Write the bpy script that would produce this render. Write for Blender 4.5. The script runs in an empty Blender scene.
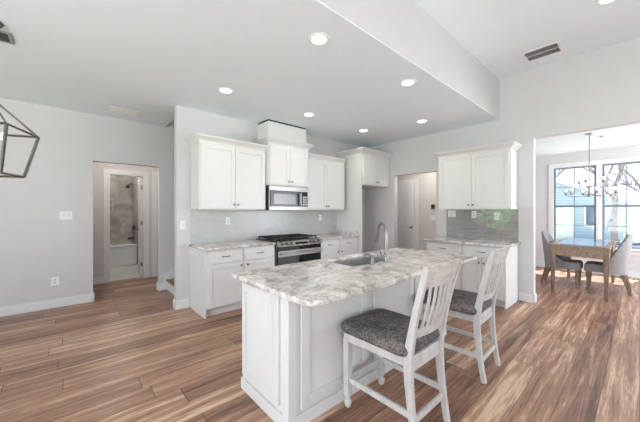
import bpy, bmesh, math, random
from mathutils import Vector, Matrix
random.seed(7)
SC = bpy.context.scene
COL = SC.collection
PI = math.pi

# ------------------------------------------------------------------ camera
F_PX = 284.0
cam_d = bpy.data.cameras.new('camera'); cam = bpy.data.objects.new('camera', cam_d); COL.objects.link(cam)
cam_d.sensor_fit = 'HORIZONTAL'; cam_d.sensor_width = 36.0; cam_d.lens = F_PX*36.0/640.0
cam_d.shift_y = 0.0; cam_d.clip_start = 0.02; cam_d.clip_end = 300
yaw = math.atan(320.0/284.0)
cam.location = (0, 0, 1.40)
cam.rotation_euler = (PI/2, 0, yaw - PI/2)
SC.camera = cam

# ------------------------------------------------------------------ view
SC.view_settings.view_transform = 'Standard'
SC.view_settings.look = 'None'
SC.view_settings.gamma = 1.0
SC.view_settings.exposure = -0.06
SC.view_settings.use_curve_mapping = False

def lin(c):
    def f(v):
        v = v/255.0
        return v/12.92 if v <= 0.04045 else ((v+0.055)/1.055)**2.4
    return (f(c[0]), f(c[1]), f(c[2]), 1.0)

# ------------------------------------------------------------------ world
w = bpy.data.worlds.new('sky'); SC.world = w; w.use_nodes = True
nt = w.node_tree; nt.nodes.clear()
wo = nt.nodes.new('ShaderNodeOutputWorld'); bg = nt.nodes.new('ShaderNodeBackground')
tc = nt.nodes.new('ShaderNodeTexCoord'); sp = nt.nodes.new('ShaderNodeSeparateXYZ'); cr = nt.nodes.new('ShaderNodeValToRGB')
cr.color_ramp.elements[0].position = 0.0; cr.color_ramp.elements[0].color = lin((236, 243, 250))
cr.color_ramp.elements[1].position = 0.6; cr.color_ramp.elements[1].color = lin((176, 206, 240))
nt.links.new(tc.outputs['Generated'], sp.inputs[0]); nt.links.new(sp.outputs['Z'], cr.inputs[0])
nt.links.new(cr.outputs[0], bg.inputs['Color']); bg.inputs['Strength'].default_value = 2.1
nt.links.new(bg.outputs[0], wo.inputs[0])

# ------------------------------------------------------------------ sun, window daylight and added fill lights
sd = bpy.data.lights.new('sun', 'SUN'); so = bpy.data.objects.new('sun', sd); COL.objects.link(so)
sd.energy = 24.0; sd.angle = 0.012; sd.color = (1.0, 0.97, 0.93)
so.location = (20, 0, 30)
so.rotation_euler = Vector((-0.50, 0.16, -1.0)).to_track_quat('-Z', 'Y').to_euler()

def area(name, loc, direction, sx, sy, power, color):
    d = bpy.data.lights.new(name, 'AREA'); o = bpy.data.objects.new(name, d); COL.objects.link(o)
    d.shape = 'RECTANGLE'; d.size = sx; d.size_y = sy; d.energy = power; d.color = color
    o.location = loc; o.rotation_euler = Vector(direction).to_track_quat('-Z', 'Z').to_euler()
    return o
DAY = (0.89, 0.94, 1.0)
area('fill_rear_left', (-0.9, -3.02, 1.5), (0, 1, 0.15), 2.4, 2.1, 22, DAY)  # fill light added at an unseen opening behind the camera
area('fill_rear_right', (3.0, -3.02, 1.5), (0, 1, 0.15), 2.8, 2.1, 22, DAY)  # second added fill behind the camera, at another unseen opening
area('daylight_side_window', (-3.22, 0.6, 1.4), (1, 0, 0.75), 3.0, 2.1, 190, DAY)
area('fill_dining_side', (7.1, -3.02, 1.5), (0, 1, 0.25), 2.2, 1.9, 170, DAY)  # unseen area light added to brighten the dining room
def fill_lamp(name, loc, power, color=(1.0, 0.94, 0.87), r=0.12):
    d = bpy.data.lights.new(name, 'POINT'); o = bpy.data.objects.new(name, d); COL.objects.link(o)
    d.energy = power; d.color = color; d.shadow_soft_size = r; o.location = loc
fill_lamp('hall_fill', (0.75, 6.0, 2.45), 15, r=0.25)  # unseen point light added to lift the dark hall
fill_lamp('bathroom_fill', (0.80, 8.2, 2.45), 30)  # added fill so the bathroom is not dark, no fixture modelled
fill_lamp('passage_fill', (5.80, 3.1, 2.35), 14)  # added fill brightening the passage, its source is out of view
fill_lamp('stairwell_fill', (3.4, 5.0, 4.8), 4)  # weak unseen light added high in the stairwell

# ------------------------------------------------------------------ materials
def new_mat(name):
    m = bpy.data.materials.new(name); m.use_nodes = True
    return m, m.node_tree, m.node_tree.nodes['Principled BSDF']

def N(t, kind, **kw):
    n = t.nodes.new(kind)
    for k, v in kw.items(): setattr(n, k, v)
    return n

def ramp(t, stops, interp='LINEAR'):
    r = N(t, 'ShaderNodeValToRGB'); e = r.color_ramp.elements; r.color_ramp.interpolation = interp
    while len(e) < len(stops): e.new(0.5)
    for i, (p, c) in enumerate(stops):
        e[i].position = p; e[i].color = lin(c)
    return r

def obj_coords(t, scale=(1, 1, 1)):
    c = N(t, 'ShaderNodeTexCoord'); m = N(t, 'ShaderNodeMapping'); m.inputs['Scale'].default_value = scale
    t.links.new(c.outputs['Object'], m.inputs[0]); return m.outputs[0]

def paint(name, c, rough=0.5, metal=0.0, var=0.03, scale=6.0, bump=0.0, bscale=60.0, stretch=(1, 1, 1), coat=0.0):
    m, t, b = new_mat(name)
    b.inputs['Roughness'].default_value = rough; b.inputs['Metallic'].default_value = metal
    v = obj_coords(t, stretch)
    n = N(t, 'ShaderNodeTexNoise'); n.inputs['Scale'].default_value = scale; n.inputs['Detail'].default_value = 4
    t.links.new(v, n.inputs['Vector'])
    lo = tuple(max(0, x*(1-var)) for x in c); hi = tuple(min(255, x*(1+var)) for x in c)
    r = ramp(t, [(0.3, lo), (0.7, hi)]); t.links.new(n.outputs['Fac'], r.inputs[0]); t.links.new(r.outputs[0], b.inputs['Base Color'])
    if bump:
        n2 = N(t, 'ShaderNodeTexNoise'); n2.inputs['Scale'].default_value = bscale; n2.inputs['Detail'].default_value = 3
        t.links.new(v, n2.inputs['Vector'])
        bp = N(t, 'ShaderNodeBump'); bp.inputs['Strength'].default_value = bump; bp.inputs['Distance'].default_value = 0.005
        t.links.new(n2.outputs['Fac'], bp.inputs['Height']); t.links.new(bp.outputs[0], b.inputs['Normal'])
    if coat: b.inputs['Coat Weight'].default_value = coat
    return m

def glass_mat(name, tint=(1, 1, 1, 1), amt=0.25):
    m = bpy.data.materials.new(name); m.use_nodes = True; t = m.node_tree; t.nodes.clear()
    o = N(t, 'ShaderNodeOutputMaterial'); mx = N(t, 'ShaderNodeMixShader'); tr = N(t, 'ShaderNodeBsdfTransparent'); g = N(t, 'ShaderNodeBsdfGlossy')
    tr.inputs[0].default_value = tint; g.inputs['Roughness'].default_value = 0.02
    lw = N(t, 'ShaderNodeLayerWeight'); lw.inputs[0].default_value = 0.3
    ml = N(t, 'ShaderNodeMath', operation='MULTIPLY_ADD'); t.links.new(lw.outputs['Facing'], ml.inputs[0]); ml.inputs[1].default_value = amt; ml.inputs[2].default_value = 0.02
    t.links.new(ml.outputs[0], mx.inputs[0]); t.links.new(tr.outputs[0], mx.inputs[1]); t.links.new(g.outputs[0], mx.inputs[2]); t.links.new(mx.outputs[0], o.inputs[0])
    return m

def emit(name, c, s):
    m = bpy.data.materials.new(name); m.use_nodes = True; t = m.node_tree; t.nodes.clear()
    o = N(t, 'ShaderNodeOutputMaterial'); e = N(t, 'ShaderNodeEmission'); e.inputs[0].default_value = lin(c); e.inputs[1].default_value = s
    t.links.new(e.outputs[0], o.inputs[0]); return m

def mth(t, op, a, b=None):
    n = N(t, 'ShaderNodeMath', operation=op)
    for i, v in enumerate((a, b)):
        if v is None: continue
        if isinstance(v, (int, float)): n.inputs[i].default_value = v
        else: t.links.new(v, n.inputs[i])
    return n.outputs[0]

def plank_floor():
    m, t, b = new_mat('hickory_planks')
    c = N(t, 'ShaderNodeTexCoord'); s = N(t, 'ShaderNodeSeparateXYZ'); t.links.new(c.outputs['Object'], s.inputs[0])
    Wp, Lp = 0.20, 2.6
    ry = mth(t, 'DIVIDE', s.outputs['Y'], Wp); row = mth(t, 'FLOOR', ry)
    wn = N(t, 'ShaderNodeTexWhiteNoise', noise_dimensions='1D'); t.links.new(row, wn.inputs['W'])
    xo = mth(t, 'ADD', mth(t, 'DIVIDE', s.outputs['X'], Lp), mth(t, 'MULTIPLY', wn.outputs['Value'], 7.3)); colx = mth(t, 'FLOOR', xo)
    cb = N(t, 'ShaderNodeCombineXYZ'); t.links.new(row, cb.inputs[0]); t.links.new(colx, cb.inputs[1])
    pn = N(t, 'ShaderNodeTexWhiteNoise', noise_dimensions='3D'); t.links.new(cb.outputs[0], pn.inputs['Vector'])
    rnd = pn.outputs['Value']
    # grain coordinates: stretched along the board and shifted per board
    gx = mth(t, 'ADD', mth(t, 'MULTIPLY', s.outputs['X'], 0.8), mth(t, 'MULTIPLY', rnd, 37.0))
    gy = mth(t, 'ADD', mth(t, 'MULTIPLY', s.outputs['Y'], 14.0), mth(t, 'MULTIPLY', rnd, 91.0))
    gv = N(t, 'ShaderNodeCombineXYZ'); t.links.new(gx, gv.inputs[0]); t.links.new(gy, gv.inputs[1])
    n1 = N(t, 'ShaderNodeTexNoise'); n1.inputs['Scale'].default_value = 1.3; n1.inputs['Detail'].default_value = 5; n1.inputs['Distortion'].default_value = 0.55; n1.inputs['Roughness'].default_value = 0.62
    t.links.new(gv.outputs[0], n1.inputs['Vector'])
    n2 = N(t, 'ShaderNodeTexNoise'); n2.inputs['Scale'].default_value = 7.0; n2.inputs['Detail'].default_value = 6; n2.inputs['Distortion'].default_value = 0.8
    t.links.new(gv.outputs[0], n2.inputs['Vector'])
    f = mth(t, 'ADD', mth(t, 'MULTIPLY', rnd, 0.34), mth(t, 'MULTIPLY', n1.outputs['Fac'], 1.35))
    f = mth(t, 'ADD', f, mth(t, 'MULTIPLY', n2.outputs['Fac'], 0.62)); f = mth(t, 'SUBTRACT', f, 0.67)
    r = ramp(t, [(0.08, (70, 47, 37)), (0.27, (120, 85, 66)), (0.44, (152, 112, 88)), (0.60, (176, 135, 107)), (0.80, (220, 188, 160))])
    t.links.new(f, r.inputs[0])
    # seams
    fy = mth(t, 'FRACT', ry); fx = mth(t, 'FRACT', xo)
    sy = mth(t, 'LESS_THAN', fy, 0.022); sx = mth(t, 'LESS_THAN', fx, 0.0028); seam = mth(t, 'MAXIMUM', sy, sx)
    mx = N(t, 'ShaderNodeMix', data_type='RGBA'); t.links.new(mth(t, 'MULTIPLY', seam, 0.75), mx.inputs[0])
    t.links.new(r.outputs[0], mx.inputs[6]); mx.inputs[7].default_value = lin((58, 40, 30))
    t.links.new(mx.outputs[2], b.inputs['Base Color'])
    b.inputs['IOR'].default_value = 1.62
    rr = mth(t, 'ADD', 0.32, mth(t, 'MULTIPLY', n2.outputs['Fac'], 0.16)); t.links.new(rr, b.inputs['Roughness'])
    bp = N(t, 'ShaderNodeBump'); bp.inputs['Strength'].default_value = 0.25; bp.inputs['Distance'].default_value = 0.003
    hh = mth(t, 'SUBTRACT', n2.outputs['Fac'], mth(t, 'MULTIPLY', seam, 1.5)); t.links.new(hh, bp.inputs['Height']); t.links.new(bp.outputs[0], b.inputs['Normal'])
    return m

def granite():
    m, t, b = new_mat('white_granite')
    v = obj_coords(t)
    n1 = N(t, 'ShaderNodeTexNoise'); n1.inputs['Scale'].default_value = 6.5; n1.inputs['Detail'].default_value = 10; n1.inputs['Roughness'].default_value = 0.74; n1.inputs['Distortion'].default_value = 0.7
    n2 = N(t, 'ShaderNodeTexNoise'); n2.inputs['Scale'].default_value = 55.0; n2.inputs['Detail'].default_value = 6; n2.inputs['Roughness'].default_value = 0.75
    n3 = N(t, 'ShaderNodeTexNoise'); n3.inputs['Scale'].default_value = 2.6; n3.inputs['Detail'].default_value = 5; n3.inputs['Distortion'].default_value = 2.0
    for n in (n1, n2, n3): t.links.new(v, n.inputs['Vector'])
    r1 = ramp(t, [(0.30, (128, 124, 122)), (0.40, (178, 171, 166)), (0.48, (214, 208, 203)), (0.60, (236, 233, 229))]); t.links.new(n1.outputs['Fac'], r1.inputs[0])
    r2 = ramp(t, [(0.30, (84, 82, 82)), (0.40, (188, 184, 180)), (0.48, (255, 255, 255))]); t.links.new(n2.outputs['Fac'], r2.inputs[0])
    mx = N(t, 'ShaderNodeMix', data_type='RGBA', blend_type='MULTIPLY'); mx.inputs[0].default_value = 0.75
    t.links.new(r1.outputs[0], mx.inputs[6]); t.links.new(r2.outputs[0], mx.inputs[7])
    r3 = ramp(t, [(0.5, (255, 255, 255)), (0.64, (205, 190, 176))]); t.links.new(n3.outputs['Fac'], r3.inputs[0])
    m2 = N(t, 'ShaderNodeMix', data_type='RGBA', blend_type='MULTIPLY'); m2.inputs[0].default_value = 0.5
    t.links.new(mx.outputs[2], m2.inputs[6]); t.links.new(r3.outputs[0], m2.inputs[7])
    t.links.new(m2.outputs[2], b.inputs['Base Color']); b.inputs['Roughness'].default_value = 0.12
    return m

def tile(name, c1, c2, mortar, bw, bh, axis, rough=0.12, msize=0.0025, wobble=0.012, offset=0.5):
    """running bond tiles; axis 'X' = wall in XZ, 'Y' = wall in YZ, 'Z' = floor. Each tile tips a little"""
    m, t, b = new_mat(name)
    c = N(t, 'ShaderNodeTexCoord'); s = N(t, 'ShaderNodeSeparateXYZ'); t.links.new(c.outputs['Object'], s.inputs[0])
    cb = N(t, 'ShaderNodeCombineXYZ'); a, bb = {'X': ('X', 'Z'), 'Y': ('Y', 'Z'), 'Z': ('X', 'Y')}[axis]
    t.links.new(s.outputs[a], cb.inputs[0]); t.links.new(s.outputs[bb], cb.inputs[1])
    br = N(t, 'ShaderNodeTexBrick'); t.links.new(cb.outputs[0], br.inputs['Vector']); br.offset = offset
    br.inputs['Scale'].default_value = 1.0; br.inputs['Brick Width'].default_value = bw; br.inputs['Row Height'].default_value = bh
    br.inputs['Mortar Size'].default_value = msize; br.inputs['Mortar Smooth'].default_value = 0.1
    br.inputs['Color1'].default_value = lin(c1); br.inputs['Color2'].default_value = lin(c2); br.inputs['Mortar'].default_value = lin(mortar)
    t.links.new(br.outputs['Color'], b.inputs['Base Color']); b.inputs['Roughness'].default_value = rough
    # per tile tilt
    row = mth(t, 'FLOOR', mth(t, 'DIVIDE', s.outputs[bb], bh))
    sh = mth(t, 'MULTIPLY', mth(t, 'FLOORED_MODULO', row, 2.0), offset)
    colm = mth(t, 'FLOOR', mth(t, 'ADD', mth(t, 'DIVIDE', s.outputs[a], bw), sh))
    cc = N(t, 'ShaderNodeCombineXYZ'); t.links.new(row, cc.inputs[0]); t.links.new(colm, cc.inputs[1])
    wn = N(t, 'ShaderNodeTexWhiteNoise', noise_dimensions='3D'); t.links.new(cc.outputs[0], wn.inputs['Vector'])
    vm = N(t, 'ShaderNodeVectorMath', operation='SUBTRACT'); t.links.new(wn.outputs['Color'], vm.inputs[0]); vm.inputs[1].default_value = (0.5, 0.5, 0.5)
    vs = N(t, 'ShaderNodeVectorMath', operation='SCALE'); t.links.new(vm.outputs[0], vs.inputs[0]); vs.inputs['Scale'].default_value = wobble
    bp = N(t, 'ShaderNodeBump'); bp.inputs['Strength'].default_value = 0.4; bp.inputs['Distance'].default_value = 0.002; bp.invert = True
    t.links.new(br.outputs['Fac'], bp.inputs['Height'])
    va = N(t, 'ShaderNodeVectorMath', operation='ADD'); t.links.new(bp.outputs[0], va.inputs[0]); t.links.new(vs.outputs[0], va.inputs[1])
    vn = N(t, 'ShaderNodeVectorMath', operation='NORMALIZE'); t.links.new(va.outputs[0], vn.inputs[0]); t.links.new(vn.outputs[0], b.inputs['Normal'])
    return m

def fabric(name, c1, c2, c3, scale=38):
    m, t, b = new_mat(name); v = obj_coords(t)
    n = N(t, 'ShaderNodeTexNoise'); n.inputs['Scale'].default_value = scale; n.inputs['Detail'].default_value = 5; n.inputs['Distortion'].default_value = 2.1
    n3 = N(t, 'ShaderNodeTexNoise'); n3.inputs['Scale'].default_value = 6.0; n3.inputs['Detail'].default_value = 3
    t.links.new(v, n.inputs['Vector']); t.links.new(v, n3.inputs['Vector'])
    r = ramp(t, [(0.36, c1), (0.5, c2), (0.62, c3)])
    f = mth(t, 'ADD', n.outputs['Fac'], mth(t, 'MULTIPLY', mth(t, 'SUBTRACT', n3.outputs['Fac'], 0.5), 0.4))
    t.links.new(f, r.inputs[0]); t.links.new(r.outputs[0], b.inputs['Base Color']); b.inputs['Roughness'].default_value = 0.8
    bp = N(t, 'ShaderNodeBump'); bp.inputs['Strength'].default_value = 0.5; bp.inputs['Distance'].default_value = 0.004
    t.links.new(n.outputs['Fac'], bp.inputs['Height']); t.links.new(bp.outputs[0], b.inputs['Normal'])
    return m

def wood(name, dark, light, stretch, rough=0.5, scale=6.0):
    m, t, b = new_mat(name); v = obj_coords(t, stretch)
    n = N(t, 'ShaderNodeTexNoise'); n.inputs['Scale'].default_value = scale; n.inputs['Detail'].default_value = 6; n.inputs['Distortion'].default_value = 1.0
    t.links.new(v, n.inputs['Vector']); r = ramp(t, [(0.32, dark), (0.66, light)]); t.links.new(n.outputs['Fac'], r.inputs[0])
    t.links.new(r.outputs[0], b.inputs['Base Color']); b.inputs['Roughness'].default_value = rough
    return m

M = {}
M['wall'] = paint('wall_paint', (211, 209, 210), 0.65, var=0.006, bump=0.08, bscale=180)
M['wall_warm'] = paint('hall_wall_paint', (214, 208, 202), 0.65, var=0.006)
M['ceiling'] = paint('ceiling_paint', (238, 243, 249), 0.8, var=0.004)
M['trim'] = paint('trim_paint', (228, 228, 228), 0.38, var=0.004)
M['cab'] = paint('cabinet_paint', (223, 222, 220), 0.36, var=0.004)
M['floor'] = plank_floor()
M['granite'] = granite()
M['splash_x'] = tile('grey_glazed_tile_back', (190, 189, 188), (198, 197, 196), (204, 203, 202), 0.10, 0.05, 'X', msize=0.0015, rough=0.24)
M['splash_y'] = tile('grey_glazed_tile_side', (150, 146, 142), (160, 156, 152), (178, 175, 171), 0.155, 0.062, 'Y', rough=0.03, wobble=0.055)
M['splash_y'].node_tree.nodes['Principled BSDF'].inputs['IOR'].default_value = 2.0
M['steel'] = paint('brushed_steel', (150, 148, 146), 0.36, 1.0, var=0.05, scale=30, stretch=(1, 1, 20))
M['sink'] = paint('sink_steel', (176, 178, 178), 0.42, 0.7, var=0.05, scale=20)
M['nickel'] = paint('satin_nickel', (150, 147, 142), 0.3, 1.0, var=0.02)
M['darknickel'] = paint('aged_pewter', (120, 116, 110), 0.38, 1.0, var=0.05)
M['black'] = paint('black_enamel', (20, 20, 21), 0.25, var=0.1)
M['iron'] = paint('cast_iron', (34, 32, 31), 0.6, var=0.15)
M['bglass'] = paint('black_glass', (14, 14, 15), 0.05, var=0.0)
M['mglass'] = paint('microwave_screen_glass', (96, 98, 100), 0.16, var=0.08)
M['plastic'] = paint('white_plastic', (240, 240, 238), 0.35, var=0.0)
M['greyslat'] = paint('grey_louvre', (150, 150, 152), 0.5, var=0.0)
M['slot'] = paint('dark_slot', (40, 40, 40), 0.7, var=0.0)
M['stool'] = paint('distressed_white_paint', (196, 194, 190), 0.45, var=0.05, scale=9, stretch=(3, 3, 1))
M['stool_rail'] = wood('whitewashed_wood', (182, 177, 170), (208, 204, 198), (2, 8, 8), 0.5, 4.0)
M['cushion'] = fabric('charcoal_woven_upholstery', (56, 55, 61), (84, 82, 88), (132, 121, 108))
M['dchair'] = paint('grey_linen_upholstery', (156, 154, 153), 0.85, var=0.06, scale=60, bump=0.3, bscale=200)
M['nail'] = paint('nailhead', (96, 94, 92), 0.35, 1.0)
M['twood'] = wood('grey_oak', (120, 98, 80), (176, 152, 128), (2, 10, 10), 0.45, 3.0)
M['tleg'] = wood('grey_oak_leg', (104, 84, 68), (160, 136, 114), (10, 10, 1.5), 0.5, 3.0)
M['tglass'] = paint('table_glass_sky_tint', (72, 122, 164), 0.22, var=0.02, coat=0.3)  # blue of the reflected sky is put into the base colour
M['glass'] = glass_mat('clear_glass')
M['shade_glass'] = glass_mat('clear_shade_glass', (0.97, 0.97, 0.97, 1), 0.5)
M['bulb'] = emit('warm_bulb', (255, 238, 214), 6.0)
M['can'] = emit('downlight_lens', (255, 250, 242), 9.0)
M['tub'] = paint('white_acrylic', (236, 238, 238), 0.2, var=0.0)
def marble():
    m, t, b = new_mat('grey_marble_surround'); v = obj_coords(t)
    n = N(t, 'ShaderNodeTexNoise'); n.inputs['Scale'].default_value = 2.6; n.inputs['Detail'].default_value = 8; n.inputs['Distortion'].default_value = 0.8
    t.links.new(v, n.inputs['Vector']); r = ramp(t, [(0.35, (142, 136, 130)), (0.52, (166, 160, 153)), (0.66, (192, 187, 181))]); t.links.new(n.outputs['Fac'], r.inputs[0])
    t.links.new(r.outputs[0], b.inputs['Base Color']); b.inputs['Roughness'].default_value = 0.25; return m
M['marble'] = marble()
M['bathfloor'] = tile('pale_stone_floor_tile', (206, 208, 206), (190, 192, 190), (160, 160, 160), 0.6, 0.3, 'Z', 0.3, 0.004, 0.0)
M['stairwood'] = wood('stair_tread_wood', (96, 70, 54), (150, 112, 86), (8, 1.5, 8), 0.4, 4.0)
M['siding'] = tile('blue_grey_siding', (158, 174, 198), (164, 180, 202), (132, 148, 172), 30.0, 0.18, 'Y', 0.7, 0.012, 0.0)
M['siding2'] = tile('pale_siding', (160, 174, 194), (166, 178, 196), (126, 140, 160), 30.0, 0.18, 'Y', 0.7, 0.012, 0.0)
M['roof'] = tile('asphalt_shingle', (186, 188, 194), (170, 172, 178), (150, 150, 156), 0.3, 0.16, 'Z', 0.9, 0.01, 0.0)
M['lawn'] = paint('pale_winter_lawn', (176, 186, 150), 0.9, var=0.12, scale=1.5)
M['concrete'] = paint('pale_concrete', (214, 212, 208), 0.8, var=0.04)
M['asphalt'] = paint('light_asphalt', (150, 150, 154), 0.85, var=0.05)
M['bark'] = paint('grey_bark', (120, 116, 122), 0.9, var=0.1, scale=14)
M['leaf'] = paint('evergreen_needles', (92, 120, 112), 0.8, var=0.25, scale=3)
M['leaf2'] = paint('spring_leaves', (150, 200, 140), 0.6, var=0.15, scale=3)
M['car'] = paint('dark_blue_car_paint', (46, 60, 84), 0.2, var=0.0, coat=1.0)
M['rubber'] = paint('tyre_rubber', (30, 30, 32), 0.8, var=0.0)

# ------------------------------------------------------------------ mesh builder
class MB:
    def __init__(self): self.bm = bmesh.new()
    def box(self, x0, x1, y0, y1, z0, z1):
        x0, x1 = sorted((x0, x1)); y0, y1 = sorted((y0, y1)); z0, z1 = sorted((z0, z1))
        v = [self.bm.verts.new(p) for p in ((x0,y0,z0),(x1,y0,z0),(x1,y1,z0),(x0,y1,z0),(x0,y0,z1),(x1,y0,z1),(x1,y1,z1),(x0,y1,z1))]
        for f in ((0,3,2,1),(4,5,6,7),(0,1,5,4),(1,2,6,5),(2,3,7,6),(3,0,4,7)): self.bm.faces.new([v[i] for i in f])
        return self
    def loft(self, rings, cap=True, closed=True):
        R = [[self.bm.verts.new(p) for p in r] for r in rings]; n = len(R[0])
        for a, b in zip(R, R[1:]):
            for i in range(n if closed else n-1):
                j = (i+1) % n; self.bm.faces.new((a[i], a[j], b[j], b[i]))
        if cap:
            self.bm.faces.new(list(reversed(R[0]))); self.bm.faces.new(R[-1])
        return self
    def tube(self, pts, rad, n=10, cap=True):
        pts = [Vector(p) for p in pts]; k = len(pts)
        rad = [rad]*k if isinstance(rad, (int, float)) else rad
        rings = []; prev = None
        for i, p in enumerate(pts):
            d = (pts[min(i+1, k-1)] - pts[max(i-1, 0)]).normalized()
            if prev is None:
                up = Vector((0, 0, 1)) if abs(d.z) < 0.9 else Vector((1, 0, 0))
                a = d.cross(up).normalized()
            else:
                a = (prev - d*prev.dot(d)).normalized()
            prev = a; b = d.cross(a)
            rings.append([p + (a*math.cos(2*PI*j/n) + b*math.sin(2*PI*j/n))*rad[i] for j in range(n)])
        return self.loft(rings, cap)
    def lathe(self, c, prof, n=20, axis='Z'):
        rings = []
        for r, h in prof:
            ring = []
            for j in range(n):
                a = 2*PI*j/n; u, v = r*math.cos(a), r*math.sin(a)
                ring.append({'Z': (c[0]+u, c[1]+v, c[2]+h), 'Y': (c[0]+v, c[1]+h, c[2]+u), 'X': (c[0]+h, c[1]+u, c[2]+v)}[axis])
            rings.append(ring)
        return self.loft(rings)
    def ribbon(self, path, width, thick, xs=None):
        """rectangular bar following a path in the YZ plane; path = [(x, y, z)], width along X, thickness across"""
        rings = []; k = len(path)
        for i, (x, y, z) in enumerate(path):
            a = path[max(i-1, 0)]; b = path[min(i+1, k-1)]
            d = Vector((0, b[1]-a[1], b[2]-a[2])).normalized(); nrm = Vector((0, -d.z, d.y))
            tk = thick[i] if isinstance(thick, (list, tuple)) else thick
            wd = width[i] if isinstance(width, (list, tuple)) else width
            p = Vector((x, y, z))
            rings.append([p + Vector((sx*wd/2, 0, 0)) + nrm*sn*tk/2 for sx, sn in ((-1, -1), (1, -1), (1, 1), (-1, 1))])
        return self.loft(rings)
    def ball(self, c, r, n=12, sz=1.0):
        prof = [(max(r*math.sin(PI*i/8), 1e-4), -r*sz*math.cos(PI*i/8)) for i in range(9)]
        return self.lathe(c, prof, n)

def world_loc(o):
    v = Vector((0, 0, 0))
    while o is not None: v += o.location; o = o.parent
    return v

def part(name, mb, mat, parent=None, smooth=False, bevel=0.0, at=None, subsurf=0, segs=2):
    """link ONE mesh; vertices are given in world space and re-based on the parent (or on `at`)"""
    bm = mb.bm
    bmesh.ops.remove_doubles(bm, verts=bm.verts, dist=1e-6)
    bmesh.ops.recalc_face_normals(bm, faces=bm.faces)
    off = world_loc(parent) if parent is not None else Vector(at) if at else Vector((0, 0, 0))
    for v in bm.verts: v.co -= off
    if smooth:
        for f in bm.faces: f.smooth = True
    me = bpy.data.meshes.new(name); bm.to_mesh(me); bm.free()
    o = bpy.data.objects.new(name, me); COL.objects.link(o); me.materials.append(M[mat] if isinstance(mat, str) else mat)
    if parent is not None: o.parent = parent
    elif at: o.location = at
    if bevel:
        b = o.modifiers.new('bevel', 'BEVEL'); b.width = bevel; b.segments = segs; b.limit_method = 'ANGLE'; b.angle_limit = 0.6
    if subsurf:
        s = o.modifiers.new('sub', 'SUBSURF'); s.levels = subsurf; s.render_levels = subsurf
    if smooth:
        try: me.set_sharp_from_angle(angle=math.radians(40))
        except Exception: pass
    return o

def tag(o, label, cat, group=None, kind=None):
    if label: o['label'] = label
    if cat: o['category'] = cat
    if group: o['group'] = group
    if kind: o['kind'] = kind
    return o

def thing(name, label, cat, loc, group=None):
    o = bpy.data.objects.new(name, None); o.empty_display_size = 0.1; COL.objects.link(o); o.location = loc
    return tag(o, label, cat, group)

def struct(name, mb, mat, bevel=0.0, smooth=False, label=None):
    o = part(name, mb, mat, None, smooth, bevel); o['kind'] = 'structure'
    if label: o['label'] = label
    return o

def kids(o): return [c for c in bpy.data.objects if c.parent == o]
def copy_tree(o, parent=None):
    c = o.copy(); COL.objects.link(c); c.parent = parent
    for ch in kids(o): copy_tree(ch, c)
    return c

def slab(name, loops, z0, z1, mat, parent=None, bevel=0.004, at=None):
    """flat slab from closed outlines (first outer, others holes)"""
    cu = bpy.data.curves.new('tmp', 'CURVE'); cu.dimensions = '2D'; cu.fill_mode = 'BOTH'; cu.extrude = (z1-z0)/2 - bevel; cu.bevel_depth = bevel; cu.bevel_resolution = 2; cu.offset = -bevel
    for lp in loops:
        s = cu.splines.new('POLY'); s.points.add(len(lp)-1); s.use_cyclic_u = True
        for p, q in zip(s.points, lp): p.co = (q[0], q[1], 0, 1)
    tmp = bpy.data.objects.new('tmp', cu); COL.objects.link(tmp)
    dg = bpy.context.evaluated_depsgraph_get(); me = bpy.data.meshes.new_from_object(tmp.evaluated_get(dg)); bpy.data.objects.remove(tmp)
    off = world_loc(parent) if parent is not None else Vector(at) if at else Vector((0, 0, 0))
    for v in me.vertices: v.co += Vector((0, 0, (z0+z1)/2)) - off
    me.materials.clear(); me.materials.append(M[mat]); me.name = name
    o = bpy.data.objects.new(name, me); COL.objects.link(o)
    if parent is not None: o.parent = parent
    elif at: o.location = at
    return o

def rrect(x0, x1, y0, y1, r=(0, 0, 0, 0), n=8):
    """rounded rectangle outline, radii for corners (x0y0, x1y0, x1y1, x0y1)"""
    pts = []
    for (cx, cy, a0, rr) in ((x0, y0, PI, r[0]), (x1, y0, 1.5*PI, r[1]), (x1, y1, 0, r[2]), (x0, y1, 0.5*PI, r[3])):
        if rr <= 0: pts.append((cx, cy)); continue
        ox = cx + (rr if cx == x0 else -rr); oy = cy + (rr if cy == y0 else -rr)
        for i in range(n+1):
            a = a0 + 0.5*PI*i/n; pts.append((ox + rr*math.cos(a), oy + rr*math.sin(a)))
    return pts

# face helpers: 'Y' = the face looks towards -Y, 'X' = towards -X.  a = coordinate along the face, d = distance in front of it
def fbox(mb, ax, plane, a0, a1, z0, z1, d0, d1):
    if ax == 'Y': mb.box(a0, a1, plane-d1, plane-d0, z0, z1)
    else: mb.box(plane-d1, plane-d0, a0, a1, z0, z1)
    return mb

def shaker(ax, plane, a0, a1, z0, z1, t=0.02, fr=0.058, rec=0.009):
    mb = MB(); g = 0.0
    fbox(mb, ax, plane, a0, a0+fr, z0, z1, 0, t); fbox(mb, ax, plane, a1-fr, a1, z0, z1, 0, t)
    fbox(mb, ax, plane, a0+fr, a1-fr, z0, z0+fr, 0, t); fbox(mb, ax, plane, a0+fr, a1-fr, z1-fr, z1, 0, t)
    fbox(mb, ax, plane, a0+fr, a1-fr, z0+fr, z1-fr, 0, t-rec)
    # small inner bead
    b = 0.006
    for (p, q, r, s) in ((a0+fr, a0+fr+b, z0+fr, z1-fr), (a1-fr-b, a1-fr, z0+fr, z1-fr), (a0+fr, a1-fr, z0+fr, z0+fr+b), (a0+fr, a1-fr, z1-fr-b, z1-fr)):
        fbox(mb, ax, plane, p, q, r, s, t-rec, t-rec*0.5)
    return mb

def fpt(ax, plane, a, z, d): return (a, plane-d, z) if ax == 'Y' else (plane-d, a, z)

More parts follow.
